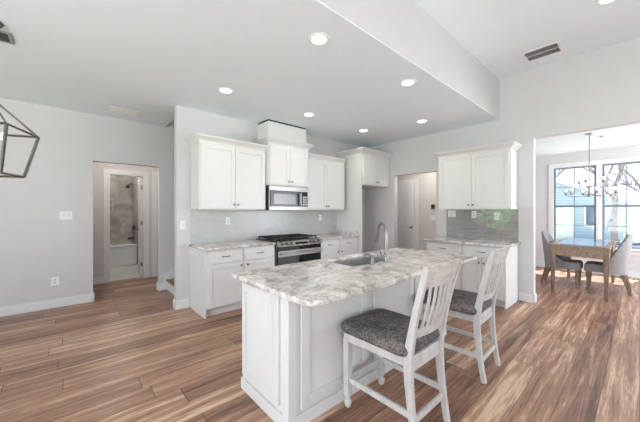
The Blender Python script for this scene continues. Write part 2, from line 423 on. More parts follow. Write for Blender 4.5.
def knob(parent, ax, plane, a, z, d=0.02):
    mb = MB(); s = 'Y' if ax == 'Y' else 'X'
    c = fpt(ax, plane, a, z, d)
    mb.lathe(c, [(0.007, 0.002), (0.006, -0.012), (0.013, -0.018), (0.015, -0.024), (0.010, -0.030), (0.001, -0.031)], 12, s)
    return part('knob', mb, 'darknickel', parent, smooth=True)

def pull(parent, ax, plane, a, z, L=0.1, d=0.02, name='pull'):
    mb = MB(); pts = []
    for i in range(9):
        u = i/8; pts.append(fpt(ax, plane, a - L/2 + L*u, z, d + 0.004 + 0.024*math.sin(PI*u)**0.6))
    mb.tube(pts, 0.005, 8)
    for s in (-1, 1):
        mb.tube([fpt(ax, plane, a+s*L/2, z, d-0.001), fpt(ax, plane, a+s*L/2, z, d+0.008)], 0.007, 8)
    return part(name, mb, 'darknickel', parent, smooth=True)

def crown_mb(x0, x1, y0, y1, z0, z1, out, sides):
    """solid crown: rectangles that step outward; sides = subset of 'L','R','F','B' that project (L=-X,R=+X,F=-Y,B=+Y)"""
    h = z1-z0; mb = MB(); rings = []
    for o, z in ((0.0, 0), (0.12, 0.02), (0.12, 0.18), (0.25, 0.28), (0.5, 0.5), (0.85, 0.72), (0.92, 0.82), (1.0, 0.84), (1.0, 1.0)):
        e = out*o
        a0 = x0 - (e if 'L' in sides else 0); a1 = x1 + (e if 'R' in sides else 0)
        b0 = y0 - (e if 'F' in sides else 0); b1 = y1 + (e if 'B' in sides else 0)
        rings.append([(a0, b0, z0+h*z), (a1, b0, z0+h*z), (a1, b1, z0+h*z), (a0, b1, z0+h*z)])
    return mb.loft(rings)

# ------------------------------------------------------------------ room shell
XR = 5.30       # right kitchen wall
YB = 4.36       # kitchen back wall
YL = 5.62       # long left wall with hall opening
YD = 6.90       # wall with the bathroom door
ZC = 2.90; ZH = 3.55; YS = 1.53
XW = 8.90       # dining window wall
struct('floor', MB().box(-3.4, 9.05, -3.2, 7.0, -0.12, 0.0), 'floor')
# low ceiling with the stairwell opening, high ceiling, soffit face
cm = MB()
cm.box(-3.4, 5.30, YS+0.10, YB, ZC, ZC+0.12); cm.box(-3.4, 5.30, YS, YS+0.10, ZC, ZC+0.01); cm.box(-3.4, 1.30, YB, 4.48, ZC, ZC+0.12)
cm.box(-3.4, 1.30, 4.48, YL, ZC, ZC+0.12)
struct('ceiling', cm, 'ceiling')
struct('ceiling_high', MB().box(-3.4, 5.30, -3.2, YS, ZH, ZH+0.12), 'ceiling')
struct('wall_soffit', MB().box(-3.4, 5.30, YS, YS+0.10, ZC+0.01, ZH+0.12), 'wall')
struct('ceiling_dining', MB().box(XR+0.12, 9.05, -3.2, 4.2, 2.78, 2.90), 'ceiling')
struct('ceiling_hall', MB().box(-0.2, 3.2, YL+0.12, 9.6, 2.60, 2.72), 'ceiling')
# left wall with opening 0.28..1.20, z to 2.18
wm = MB(); wm.box(-3.4, 0.29, YL, YL+0.12, 0, ZC+0.12); wm.box(0.29, 1.20, YL, YL+0.12, 2.18, ZC+0.12); wm.box(1.20, 5.42, YL, YL+0.12, 0, 5.2)
struct('wall_left', wm, 'wall')
# kitchen back wall, end cap towards the hall
struct('wall_kitchen', MB().box(1.15, 5.42, YB, YB+0.11, 0, ZC), 'wall')
# stairwell upper part
sm = MB(); sm.box(1.15, 5.42, 4.37, 4.47, ZC, 5.2); sm.box(1.18, 1.28, 4.47, YL, ZC+0.12, 5.2); sm.box(1.18, 5.42, 4.37, YL, 5.2, 5.3)
struct('wall_stairwell', sm, 'wall')
# right wall: dining opening y<1.06 below 2.51, doorway y 2.60..3.50 below 2.17
wr = MB()
wr.box(XR, XR+0.12, 1.075, 2.60, 0, ZH+0.12); wr.box(XR, XR+0.12, 2.60, 3.54, 2.17, ZH); wr.box(XR, XR+0.12, 3.54, YL, 0, ZH)
wr.box(XR, XR+0.12, -2.2, 1.075, 2.51, ZH+0.12); wr.box(XR, XR+0.12, -3.2, -2.2, 0, ZH+0.12)
struct('wall_right', wr, 'wall')
# walls behind the camera with window openings
wb = MB()
for a, b in ((-3.4, -2.1), (0.3, 1.6), (4.4, 6.0), (8.2, 9.05)): wb.box(a, b, -3.2, -3.08, 0, ZH)
for a, b in ((-2.1, 0.3), (1.6, 4.4), (6.0, 8.2)): wb.box(a, b, -3.2, -3.08, 2.55, ZH); wb.box(a, b, -3.2, -3.08, 0, 0.45)
struct('wall_rear', wb, 'wall')
wl = MB()
wl.box(-3.4, -3.28, -3.2, -0.9, 0, ZH); wl.box(-3.4, -3.28, -0.9, 2.1, 2.45, ZH); wl.box(-3.4, -3.28, -0.9, 2.1, 0, 0.35)
wl.box(-3.4, -3.28, 2.1, 3.45, 0, ZH); wl.box(-3.4, -3.28, 3.45, 5.2, 0, 0.85); wl.box(-3.4, -3.28, 3.45, 5.2, 2.3, ZH); wl.box(-3.4, -3.28, 5.2, 5.74, 0, ZH)
struct('wall_far_left', wl, 'wall')
# dining room walls
wd = MB()
wz0, wz1 = 0.60, 2.44
wins = ((0.655, 1.405), (-0.17, 0.56))
wd.box(XW, XW+0.15, 1.405, 4.2, 0, 2.9); wd.box(XW, XW+0.15, 0.56, 0.655, wz0, wz1); wd.box(XW, XW+0.15, -3.2, -0.17, 0, 2.9)
wd.box(XW, XW+0.15, -0.17, 1.405, 0, wz0); wd.box(XW, XW+0.15, -0.17, 1.405, wz1, 2.9)
struct('wall_dining_window', wd, 'wall')
struct('wall_dining_left', MB().box(XR+0.12, XW, 2.30, 2.42, 0, 2.9), 'wall')
# pantry passage beyond the right hand doorway
wp = MB(); wp.box(6.42, 6.54, 2.42, 5.0, 0, 2.78); wp.box(XR+0.12, 6.42, 4.62, 4.70, 0, 2.78)
struct('wall_passage', wp, 'wall_warm')
struct('ceiling_passage', MB().box(XR+0.12, 6.54, 4.2, 4.7, 2.78, 2.9), 'ceiling')
# hall behind the left wall, bathroom beyond
wh = MB()
wh.box(-0.2, 0.60, YD, YD+0.11, 0, 2.6); wh.box(1.20, 1.42, YD, YD+0.11, 0, 2.6); wh.box(0.60, 1.20, YD, YD+0.11, 2.13, 2.6)
wh.box(1.42, 2.2, YD, YD+0.11, 2.16, 2.6); wh.box(2.2, 3.2, YD, YD+0.11, 0, 2.6)
wh.box(-0.2, -0.1, YL+0.12, YD, 0, 2.6); wh.box(3.1, 3.2, YL+0.12, YD, 0, 2.6)
struct('wall_hall', wh, 'wall_warm')
wq = MB(); wq.box(0.25, 0.35, YD+0.11, 9.5, 0, 2.6); wq.box(1.36, 1.46, YD+0.11, 9.5, 0, 2.6); wq.box(0.25, 1.46, 9.5, 9.6, 0, 2.6)
struct('wall_bathroom', wq, 'marble')
struct('floor_bathroom', MB().box(0.25, 1.46, 7.0, 9.6, -0.12, 0.004), 'bathfloor')

# baseboards
def base_mb(segs, h=0.13, t=0.015):
    """segs: (x0,x1,y0,y1) footprints; with a thinner cap on top"""
    mb = MB()
    for x0, x1, y0, y1 in segs:
        mb.box(x0, x1, y0, y1, 0, h*0.80)
        c = 0.005   # the cap is a little thinner than the board
        if x1-x0 > y1-y0: mb.box(x0, x1, y0+c, y1, h*0.80, h)
        else: mb.box(x0+c, x1, y0, y1, h*0.80, h)
    return mb
struct('baseboard_left', base_mb([(-3.28, 0.305, YL-0.016, YL), (0.29, 0.306, YL-0.016, YL+0.135), (1.184, 1.32, YL-0.016, YL), (1.184, 1.20, YL-0.016, YL+0.135)]), 'trim', 0.004)
struct('baseboard_hall', base_mb([(-0.1, 0.51, YD-0.016, YD)]), 'trim', 0.004)
struct('baseboard_kitchen', base_mb([(1.134, 1.322, YB-0.016, YB), (1.134, 1.15, YB-0.016, YB+0.126)]), 'trim', 0.004)
struct('baseboard_right', base_mb([(XR-0.016, XR, 1.059, 1.262), (XR-0.016, XR+0.136, 1.059, 1.075), (XR-0.016, XR, 3.54, YB)]), 'trim', 0.004)
struct('baseboard_dining', base_mb([(XW-0.016, XW, -3.08, 2.30), (XR+0.12, XW-0.016, 2.284, 2.30)]), 'trim', 0.004)
# window casing in the dining room
tm = MB()
tm.box(XW-0.02, XW, 1.405, 1.50, 0.60, 2.44); tm.box(XW-0.02, XW, -0.26, -0.17, 0.60, 2.44); tm.box(XW-0.02, XW, -0.26, 1.50, 2.44, 2.54)
tm.box(XW-0.02, XW, 0.56, 0.655, 0.60, 2.44); tm.box(XW-0.02, XW, -0.26, 1.50, 0.47, 0.56)
struct('trim_1', tm, 'trim', 0.003)
struct('trim_2', MB().box(XW-0.06, XW+0.02, -0.30, 1.56, 0.56, 0.60), 'trim', 0.004)
# casing of the bathroom door, and of the door next to it
tb = MB()
tb.box(0.51, 0.60, YD-0.02, YD, 0, 2.22); tb.box(1.20, 1.29, YD-0.02, YD, 0, 2.22); tb.box(0.60, 1.20, YD-0.02, YD, 2.13, 2.22)
tb.box(0.60, 0.615, YD-0.005, YD+0.12, 0, 2.13); tb.box(1.185, 1.20, YD-0.005, YD+0.12, 0, 2.13); tb.box(0.615, 1.185, YD-0.005, YD+0.12, 2.115, 2.13)
struct('trim_3', tb, 'trim', 0.003)
te = MB(); te.box(1.345, 1.43, YD-0.02, YD, 0, 2.25); te.box(1.43, 2.2, YD-0.02, YD, 2.16, 2.25); te.box(2.2, 2.28, YD-0.02, YD, 0, 2.25)
struct('trim_4', te, 'trim', 0.003)
# casing of the passage door
tp = MB(); PX = 6.42
tp.box(PX-0.02, PX, 3.60, 3.69, 0, 2.19); tp.box(PX-0.02, PX, 4.47, 4.56, 0, 2.19); tp.box(PX-0.02, PX, 3.69, 4.47, 2.10, 2.19)
struct('trim_5', tp, 'trim', 0.003)
struct('trim_6', MB().box(1.2, 9.0, YS, YS+0.001, ZH, ZH+0.001), 'wall') if False else None

# windows: double hung, two panes wide
def window(n, y0, y1):
    fr = MB(); X0, X1 = XW+0.03, XW+0.09; t = 0.035
    fr.box(X0, X1, y0, y0+t, wz0, wz1); fr.box(X0, X1, y1-t, y1, wz0, wz1)
    fr.box(X0, X1, y0+t, y1-t, wz0, wz0+0.045); fr.box(X0, X1, y0+t, y1-t, wz1-t, wz1)
    o = part('window_%d' % n, fr, 'wframe'); o['kind'] = 'structure'
    zm = 1.51
    s = MB(); s.box(X0+0.005, X1-0.01, y0+t, y1-t, zm-0.025, zm+0.025)
    part('meeting_rail', s, 'wframe', o)
    ym = (y0+y1)/2
    for za, zb, xx in ((wz0+0.045, zm-0.025, X0+0.012), (zm+0.025, wz1-t, X0+0.03)):
        mb = MB(); mb.box(xx, xx+0.014, ym-0.008, ym+0.008, za, zb)
        zz = za + (zb-za)*(0.5)
        mb.box(xx, xx+0.014, y0+t, y1-t, zz-0.007, zz+0.007)
        part('muntin', mb, 'wframe', o)
        part('pane', MB().box(xx+0.016, xx+0.020, y0+t, y1-t, za, zb), 'glass', o)
M['wframe'] = paint('grey_window_frame', (118, 126, 138), 0.4, var=0.01)
window(1, *wins[0]); window(2, *wins[1])

# doors
def door_leaf_mb(w, h, t=0.035):
    """two panel door in local XZ, face towards -Y, hinge at x=0"""
    mb = MB(); fr = 0.11
    zs = [(0.22, h*0.40), (h*0.40+0.10, h-0.13)]
    mb.box(0, w, -t+0.013, -0.013, 0, h)
    for s in ((-t, -t+0.014), (-0.014, 0)):
        mb.box(0, fr, s[0], s[1], 0, h); mb.box(w-fr, w, s[0], s[1], 0, h)
        mb.box(fr, w-fr, s[0], s[1], 0, 0.22); mb.box(fr, w-fr, s[0], s[1], h*0.40, h*0.40+0.10); mb.box(fr, w-fr, s[0], s[1], h-0.13, h)
        for a, b in zs: mb.box(fr+0.035, w-fr-0.035, s[0]+0.005, s[1]-0.005, a+0.035, b-0.035)
    return mb
def door(n, loc, rz, wdt, h, label, knob_end=True):
    o = part('door_%d' % n, door_leaf_mb(wdt, h), 'trim', None, bevel=0.002); o['kind'] = 'structure'; o['label'] = label
    k = MB()
    for s in (-1, 1):
        y = -0.0175 + s*0.0175
        k.lathe((wdt-0.065, y, 0.98), [(0.028, 0), (0.028, s*0.006), (0.011, s*0.012), (0.011, s*0.03), (0.026, s*0.042), (0.026, s*0.058), (0.004, s*0.066)], 14, 'Y')
    part('door_knob', k, 'darknickel', o, smooth=True)
    for z in (0.22, h*0.52, h-0.25):
        part('hinge', MB().box(-0.003, 0.001, -0.034, -0.006, z, z+0.09), 'darknickel', o)
    o.location = loc; o.rotation_euler = (0, 0, rz)
    return o
door(1, (1.149, YD+0.125, 0.012), math.radians(85.5), 0.57, 2.09, 'white panelled bathroom door standing open')
door(2, (2.185, YD+0.07, 0.01), PI, 0.745, 2.14, 'white door closed in the hall')
door(3, (PX-0.002, 4.46, 0.01), -PI/2, 0.765, 2.085, 'white two panel door in the passage beyond the kitchen')

# stairs between the two walls, climbing to the right
st = thing('staircase', 'wooden staircase with white skirtboard climbing behind the kitchen wall', 'staircase', (1.32, 5.0, 0))
for i in range(8):
    x = 1.32 + i*0.26
    part('tread', MB().box(x-0.02, x+0.26, 4.50, YL-0.03, (i+1)*0.185-0.03, (i+1)*0.185), 'stairwood', st, bevel=0.004)
    part('riser', MB().box(x, x+0.015, 4.50, YL-0.03, i*0.185, (i+1)*0.185-0.03), 'trim', st)
for ya, yb in ((YL-0.03, YL-0.005), (4.475, 4.50)):
    sk = MB(); x0, x1 = 1.27, 3.4; s = 0.185/0.26
    z = lambda x, e: (x-1.32)*s + e
    rings = []
    for y in (ya, yb):
        rings.append([(x0, y, 0.0), (x1, y, z(x1, -0.05)), (x1, y, z(x1, 0.32)), (x0, y, 0.27)])
    sk.loft(rings); part('skirtboard', sk, 'trim', st)

# bathroom things
t = thing('bathtub', 'white alcove bathtub under grey stone surround beyond the open door', 'bathtub', (1.05, 9.1, 0))
tb = MB()
tb.box(0.36, 1.35, 8.72, 8.80, 0.004, 0.50); tb.box(0.36, 1.35, 9.42, 9.49, 0.004, 0.50); tb.box(0.36, 0.44, 8.80, 9.42, 0.004, 0.50); tb.box(1.27, 1.35, 8.80, 9.42, 0.004, 0.50); tb.box(0.44, 1.27, 8.80, 9.42, 0.004, 0.12)
part('tub_shell', tb, 'tub', t, bevel=0.02, segs=3)
part('rim', MB().box(0.355, 1.355, 8.70, 8.82, 0.50, 0.535), 'tub', t, bevel=0.012)
sh = MB(); sh.tube([(1.355, 9.15, 2.12), (1.27, 9.15, 2.14), (1.21, 9.15, 2.08)], 0.012, 8); sh.lathe((1.20, 9.15, 2.02), [(0.055, 0), (0.06, 0.01), (0.02, 0.06), (0.012, 0.08)], 14)
t = thing('shower_fixture', 'small dark shower head high on the bathroom wall', 'shower', (1.35, 9.15, 2.1)); part('shower_head', sh, 'black', t, smooth=True)
t = thing('tub_faucet', 'dark tub spout and valve handle on the bathroom wall above the tub', 'faucet', (1.359, 9.15, 0.7)); sh = MB(); sh.lathe((1.359, 9.15, 0.95), [(0.07, 0), (0.07, -0.012), (0.03, -0.02), (0.03, -0.05)], 16, 'X'); sh.tube([(1.31, 9.15, 0.95), (1.30, 9.15, 0.86)], 0.01, 8)
part('valve', sh, 'black', t, smooth=True); sh = MB(); sh.tube([(1.359, 9.15, 0.66), (1.23, 9.15, 0.66), (1.21, 9.15, 0.63)], 0.022, 10)
part('spout', sh, 'black', t, smooth=True)
t = thing('shower_niche', 'recessed shelf niche in the grey bathroom surround', 'niche', (0.80, 9.49, 1.38))
nm = MB()
for a in ((0.68, 0.92, 1.37, 1.39), (0.68, 0.92, 1.70, 1.72), (0.68, 0.70, 1.39, 1.70), (0.90, 0.92, 1.39, 1.70), (0.70, 0.90, 1.55, 1.565)): nm.box(a[0], a[1], 9.478, 9.499, a[2], a[3])
part('niche_frame', nm, paint('niche_edge', (178, 172, 165), 0.4), t)
part('niche_back', MB().box(0.70, 0.90, 9.494, 9.4995, 1.39, 1.70), paint('niche_tile', (132, 125, 118), 0.4), t)


# ------------------------------------------------------------------ kitchen run on the back wall
CT = 0.914   # worktop height
def base_unit(ax, plane, depth, a0, a1, label, group, end=None, pulls=True, two=False, knobside=1):
    """plane = front of carcass"""
    loc = (((a0+a1)/2, plane+depth/2, 0) if ax == 'Y' else (plane+depth/2, (a0+a1)/2, 0))
    t = thing('base_cabinet', label, 'cabinet', loc, group)
    b = MB(); fbox(b, ax, plane, a0, a1, 0.105, CT-0.034, -depth, 0)
    part('carcass', b, 'cab', t, bevel=0.002)
    b = MB(); fbox(b, ax, plane, a0+(0.0), a1, 0, 0.105, -depth, -0.07); part('toe_kick', b, 'cab', t)
    if end is not None:
        b = MB(); e0, e1 = end; fbox(b, ax, plane, e0, e1, 0, CT-0.034, -depth, 0.004); part('end_panel', b, 'cab', t, bevel=0.002)
    d = part('drawer', shaker(ax, plane, a0+0.02, a1-0.02, 0.705, 0.865, fr=0.012, rec=0.003), 'cab', t, bevel=0.002)
    pull(d, ax, plane, (a0+a1)/2, 0.785)
    if two:
        m = (a0+a1)/2
        for (p, q, s) in ((a0+0.02, m-0.002, 1), (m+0.002, a1-0.02, -1)):
            dr = part('door', shaker(ax, plane, p, q, 0.125, 0.69), 'cab', t, bevel=0.002); knob(dr, ax, plane, q-0.03 if s > 0 else p+0.03, 0.62)
    else:
        dr = part('door', shaker(ax, plane, a0+0.02, a1-0.02, 0.125, 0.69), 'cab', t, bevel=0.002)
        knob(dr, ax, plane, (a1-0.05) if knobside > 0 else (a0+0.05), 0.64)
    return t
YF = 3.75
G = 'white base cabinets under the stone worktops'
base_unit('Y', YF, YB-YF-0.002, 1.345, 1.868, 'white base cabinet at the left end of the run, next to the hall', None, end=(1.325, 1.345))
base_unit('Y', YF, YB-YF-0.002, 1.870, 2.392, 'white base cabinet immediately left of the range', None, knobside=-1)
base_unit('Y', YF, YB-YF-0.002, 3.312, 3.80, 'white base cabinet immediately right of the range', None)
base_unit('Y', YF, YB-YF-0.002, 3.802, 4.33, 'white base cabinet between range side unit and tall fridge panel', None, knobside=-1)

s = slab('worktop', [rrect(1.318, 2.393, 3.715, YB-0.012)], CT-0.032, CT, 'granite', at=(1.85, 4.0, CT-0.032))
tag(s, 'speckled stone worktop on the cabinets left of the range', 'worktop')
t = thing('worktop', 'short speckled stone worktop right of the range, against the tall white panel', 'worktop', (3.8, 4.0, CT-0.032))
slab('stone_top', [rrect(3.31, 4.345, 3.715, YB-0.012)], CT-0.032, CT, 'granite', t)
part('side_upstand', MB().box(4.325, 4.345, 3.74, YB-0.014, CT, CT+0.10), 'granite', t, bevel=0.003)

tag(part('backsplash', MB().box(1.345, 4.345, YB-0.010, YB-0.0005, CT-0.03, 1.42), 'splash_x', None), 'pale grey tiled backsplash on the wall behind the range', 'backsplash')

def upper(ax, plane, back, a0, a1, z0, z1, crown_h, crown_out, sides, label, knobs_low=True, name='wall_cabinet', doors=2):
    depth = back-plane
    loc = (((a0+a1)/2, plane+depth/2, z0) if ax == 'Y' else (plane+depth/2, (a0+a1)/2, z0))
    t = thing(name, label, 'cabinet', loc)
    b = MB(); fbox(b, ax, plane, a0, a1, z0, z1, -depth, 0); part('carcass', b, 'cab', t, bevel=0.002)
    m = (a0+a1)/2
    for (p, q, s) in ((a0+0.022, m-0.003, 1), (m+0.003, a1-0.022, -1)):
        dr = part('door', shaker(ax, plane, p, q, z0+0.02, z1-0.035), 'cab', t, bevel=0.0015)
        knob(dr, ax, plane, q-0.03 if s > 0 else p+0.03, z0+0.075)
    if ax == 'Y': c = crown_mb(a0, a1, plane, back, z1-0.012, z1+crown_h, crown_out, sides)
    else: c = crown_mb(plane, back, a0, a1, z1-0.012, z1+crown_h, crown_out, sides)
    part('crown_molding', c, 'cab', t)
    return t
WB = YB-0.001
upper('Y', 4.02, WB, 1.345, 2.395, 1.42, 2.375, 0.075, 0.065, 'LF', 'white two door wall cabinet left of the microwave')
upper('Y', 3.95, WB, 2.400, 3.222, 1.82, 2.50, 0.085, 0.075, 'LFR', 'short white two door wall cabinet above the microwave')
upper('Y', 4.02, WB, 3.226, 4.235, 1.42, 2.375, 0.075, 0.065, 'F', 'white two door wall cabinet right of the microwave')
upper('Y', 3.66, WB, 4.368, XR-0.002, 1.92, 2.55, 0.095, 0.085, 'LF', 'white two door cabinet above the empty fridge space')
# tall panel beside fridge space
t = thing('fridge_panel', 'tall white panel at the left of the empty fridge space', 'panel', (4.37, 4.05, 0))
part('panel', MB().box(4.346, 4.366, 3.66, WB, 0, 2.55), 'cab', t, bevel=0.002)
# boxed vent chase to the ceiling
t = thing('vent_chase', 'white boxed vent cover between the cabinet above the microwave and ceiling', 'vent cover', (2.85, 4.2, 2.585))
part('box_shell', MB().box(2.44, 3.235, 4.02, WB, 2.586, 2.875), 'cab', t, bevel=0.002)
part('top_gap', MB().box(2.445, 3.23, 4.025, WB, 2.875, 2.899), 'slot', t)

# microwave
t = thing('microwave', 'stainless over the range microwave with dark glass door', 'microwave', (2.81, 4.15, 1.41))
part('body', MB().box(2.405, 3.218, 3.965, 4.34, 1.41, 1.817), 'black', t, bevel=0.003)
part('face', MB().box(2.407, 3.216, 3.94, 3.965, 1.412, 1.815), 'steel', t, bevel=0.004)
d = part('door', MB().box(2.425, 3.045, 3.925, 3.94, 1.475, 1.735), 'black', t, bevel=0.004)
part('glass', MB().box(2.48, 2.93, 3.921, 3.925, 1.51, 1.685), 'mglass', d, bevel=0.003)
h = MB(); h.tube([(3.0, 3.925, 1.50), (3.0, 3.895, 1.52), (3.0, 3.890, 1.60), (3.0, 3.895, 1.69), (3.0, 3.925, 1.71)], 0.011, 10); part('handle', h, 'steel', d, smooth=True)
cp = part('control_panel', MB().box(3.07, 3.19, 3.928, 3.94, 1.475, 1.735), 'black', t, bevel=0.003)
part('display', MB().box(3.085, 3.175, 3.926, 3.928, 1.68, 1.715), 'bglass', cp)
for i in range(4):
    for j in range(3): part('button', MB().box(3.086+0.032*j, 3.108+0.032*j, 3.9255, 3.928, 1.50+0.042*i, 1.522+0.042*i), 'nickel', cp)
vg = MB()
for i in range(5): vg.box(2.44, 3.18, 3.937, 3.941, 1.752+0.011*i, 1.756+0.011*i)
part('vent_grille', vg, 'nickel', t)

# range
t = thing('range', 'stainless gas range with black grates and dark oven door', 'stove', (2.85, 4.0, 0))
RX0, RX1 = 2.398, 3.306
part('body', MB().box(RX0, RX1, 3.72, 4.34, 0.06, 0.895), 'steel', t, bevel=0.003)
part('base', MB().box(RX0+0.02, RX1-0.02, 3.76, 4.30, 0.0, 0.06), 'black', t)
part('cooktop', MB().box(RX0-0.004, RX1+0.003, 3.735, 4.34, 0.895, 0.925), 'black', t, bevel=0.008)
cpn = MB(); cpn.loft([[(x, 3.66, 0.845), (x, 3.72, 0.845), (x, 3.74, 0.93), (x, 3.70, 0.918)] for x in (RX0, RX1)])
cpn = part('control_panel', cpn, 'steel', t, bevel=0.004)
for i, x in enumerate((2.49, 2.58, 2.67, 3.05, 3.14, 3.23)):
    k = MB(); n = Vector((0, -0.88, 0.48)).normalized(); c = Vector((x, 3.682, 0.886)); k.tube([c, c+n*0.012, c+n*0.034], [0.023, 0.021, 0.019], 14)
    part('knob', k, 'steel', cpn, smooth=True)
part('display', MB().box(2.74, 2.98, 3.668, 3.70, 0.868, 0.895), 'bglass', cpn)
d = part('oven_door', MB().box(RX0+0.012, RX1-0.012, 3.685, 3.72, 0.25, 0.842), 'bglass', t, bevel=0.005)
part('door_trim', MB().box(RX0+0.012, RX1-0.012, 3.678, 3.686, 0.685, 0.775), 'steel', d, bevel=0.002)
h = MB(); h.tube([(RX0+0.06, 3.64, 0.735), (RX1-0.06, 3.64, 0.735)], 0.013, 12)
for x in (RX0+0.08, RX1-0.08): h.tube([(x, 3.64, 0.735), (x, 3.68, 0.735)], 0.009, 8)
part('handle', h, 'steel', d, smooth=True)
part('drawer', MB().box(RX0+0.012, RX1-0.012, 3.69, 3.72, 0.07, 0.235), 'steel', t, bevel=0.004)
for gx0, gx1 in ((RX0+0.03, RX0+0.30), (RX0+0.315, RX1-0.315), (RX1-0.30, RX1-0.03)):
    g = MB(); z = 0.955
    for y in (3.79, 4.05, 4.31): g.box(gx0, gx1, y-0.008, y+0.008, z, z+0.016)
    for x in (gx0, (gx0+gx1)/2-0.008, gx1-0.016): g.box(x, x+0.016, 3.782, 4.318, z, z+0.016)
    for y in (3.92, 4.18): g.box(gx0, gx1, y-0.006, y+0.006, z+0.001, z+0.014)
    for x in (gx0, gx1-0.016):
        for y in (3.79, 4.30): g.box(x, x+0.016, y-0.008, y+0.008, 0.925, z)
    part('grate', g, 'iron', t, bevel=0.002)
for x in (RX0+0.165, RX1-0.165):
    for y in (3.90, 4.19):
        part('burner', MB().lathe((x, y, 0.925), [(0.045, 0), (0.045, 0.01), (0.032, 0.014), (0.032, 0.022), (0.005, 0.024)], 16), 'iron', t, smooth=True)

# ------------------------------------------------------------------ right wall run
XF = 4.66
base_unit('X', XF, XR-XF-0.002, 1.285, 1.868, 'white base cabinet by the dining opening, right end of its run', None, end=(1.265, 1.285), two=True)
base_unit('X', XF, XR-XF-0.002, 1.870, 2.46, 'white base cabinet under the left half of the glossy tiled backsplash', None, two=True)
tag(slab('worktop', [rrect(4.615, XR-0.012, 1.235, 2.50)], CT-0.032, CT, 'granite', at=(4.95, 1.87, CT-0.032)), 'speckled stone worktop below the glossy taupe tiled backsplash', 'worktop')
tag(part('backsplash', MB().box(XR-0.010, XR-0.0005, 1.27, 2.40, CT-0.03, 1.425), 'splash_y', None), 'glossy taupe tiled backsplash reflecting green window light', 'backsplash')
upper('X', 4.94, XR-0.001, 1.275, 2.385, 1.425, 2.355, 0.07, 0.065, 'LFB', 'white two door wall cabinet above the glossy taupe tiles')

# ------------------------------------------------------------------ island
IX0, IX1, IY0, IY1 = 1.04, 3.20, 1.47, 2.10
t = thing('island', 'white panelled kitchen island cabinet under the big stone top', 'island', (2.1, 1.8, 0))
im = MB()
for (a, b2, c, d) in ((IX0, IX1, IY0, IY0+0.02), (IX0, IX1, IY1-0.02, IY1), (IX0, IX0+0.02, IY0+0.02, IY1-0.02), (IX1-0.02, IX1, IY0+0.02, IY1-0.02)):
    im.box(a, b2, c, d, 0.0, CT-0.034)
part('body', im, 'cab', t, bevel=0.002)
part('end_door_panel', shaker('X', IX0, IY0+0.09, IY1-0.03, 0.13, 0.845, fr=0.06), 'cab', t, bevel=0.002)
part('corner_post', MB().box(IX0-0.012, IX0+0.055, IY0-0.014, IY0+0.055, 0.0, CT-0.034), 'cab', t, bevel=0.003)
for (a, b2) in ((1.13, 1.80), (1.885, 2.50), (2.53, 3.12)):
    part('back_panel', shaker('Y', IY0, a, b2, 0.115, 0.845, fr=0.07), 'cab', t, bevel=0.002)
part('base_rail', MB().box(IX0+0.02, IX1+0.004, IY0-0.016, IY0, 0.0, 0.085), 'cab', t, bevel=0.003)
part('base_rail', MB().box(IX0-0.016, IX0, IY0-0.016, IY1, 0.0, 0.085), 'cab', t, bevel=0.003)
part('end_post', MB().box(IX1-0.06, IX1+0.012, IY0-0.014, IY0+0.055, 0.0, CT-0.034), 'cab', t, bevel=0.003)
sp_ = part('kitchen_doors', MB().box(IX0+0.02, IX1-0.02, IY1, IY1+0.02, 0.12, 0.86), 'cab', t, bevel=0.002)
o = part('outlet', MB().box(IX0-0.014, IX0-0.008, 1.72, 1.79, 0.62, 0.735), 'cab', t, bevel=0.002)

SX0, SX1, SY0, SY1 = 1.87, 2.60, 1.66, 2.03
tag(slab('island_worktop', [rrect(0.955, 3.285, 1.15, 2.145, (0.11, 0.04, 0.03, 0.03)), rrect(SX0, SX1, SY0, SY1, (0.04,)*4)], CT-0.034, CT, 'granite', bevel=0.006, at=(2.1, 1.65, CT-0.034)),
    'large white and grey speckled stone top of the island', 'worktop')
t = thing('sink', 'stainless undermount sink set in the island top', 'sink', ((SX0+SX1)/2, (SY0+SY1)/2, 0.68))
b = MB(); zf, zt = 0.69, CT-0.0345
ro = rrect(SX0-0.02, SX1+0.02, SY0-0.02, SY1+0.02, (0.05,)*4); ri = rrect(SX0, SX1, SY0, SY1, (0.04,)*4); rb = rrect(SX0+0.03, SX1-0.03, SY0+0.03, SY1-0.03, (0.05,)*4); rd = rrect(SX0-0.003, SX1+0.003, SY0-0.003, SY1+0.003, (0.05,)*4)
b.loft([[(x, y, zf-0.006) for x, y in rd], [(x, y, zt) for x, y in ro], [(x, y, zt) for x, y in ri], [(x, y, zf+0.03) for x, y in ri], [(x, y, zf) for x, y in rb]])
part('basin', b, 'sink', t, smooth=True)
part('drain', MB().lathe((2.24, 1.86, zf), [(0.045, 0.0005), (0.045, 0.003), (0.03, 0.004), (0.005, 0.002)], 16), 'nickel', t, smooth=True)
# faucet
fx, fy = 2.26, 1.60
t = thing('faucet', 'tall gooseneck kitchen faucet in brushed nickel beside the sink', 'faucet', (fx, fy, CT))
part('base', MB().lathe((fx, fy, CT), [(0.03, 0), (0.03, 0.006), (0.024, 0.012), (0.022, 0.09), (0.016, 0.10)], 18), 'nickel', t, smooth=True)
pts = [(fx, fy, CT+0.09), (fx, fy, CT+0.28)]
for i in range(1, 12):
    a = PI*i/11; pts.append((fx + 0.035*(1-math.cos(a)), fy + 0.072*(1-math.cos(a)), CT+0.28+0.085*math.sin(a)))
pts.append((fx+0.074, fy+0.150, CT+0.25))
part('spout', MB().tube(pts, 0.014, 12), 'nickel', t, smooth=True)
part('spray_head', MB().tube([(fx+0.074, fy+0.150, CT+0.26), (fx+0.08, fy+0.162, CT+0.22), (fx+0.086, fy+0.176, CT+0.165)], [0.016, 0.019, 0.021], 14), 'nickel', t, smooth=True)
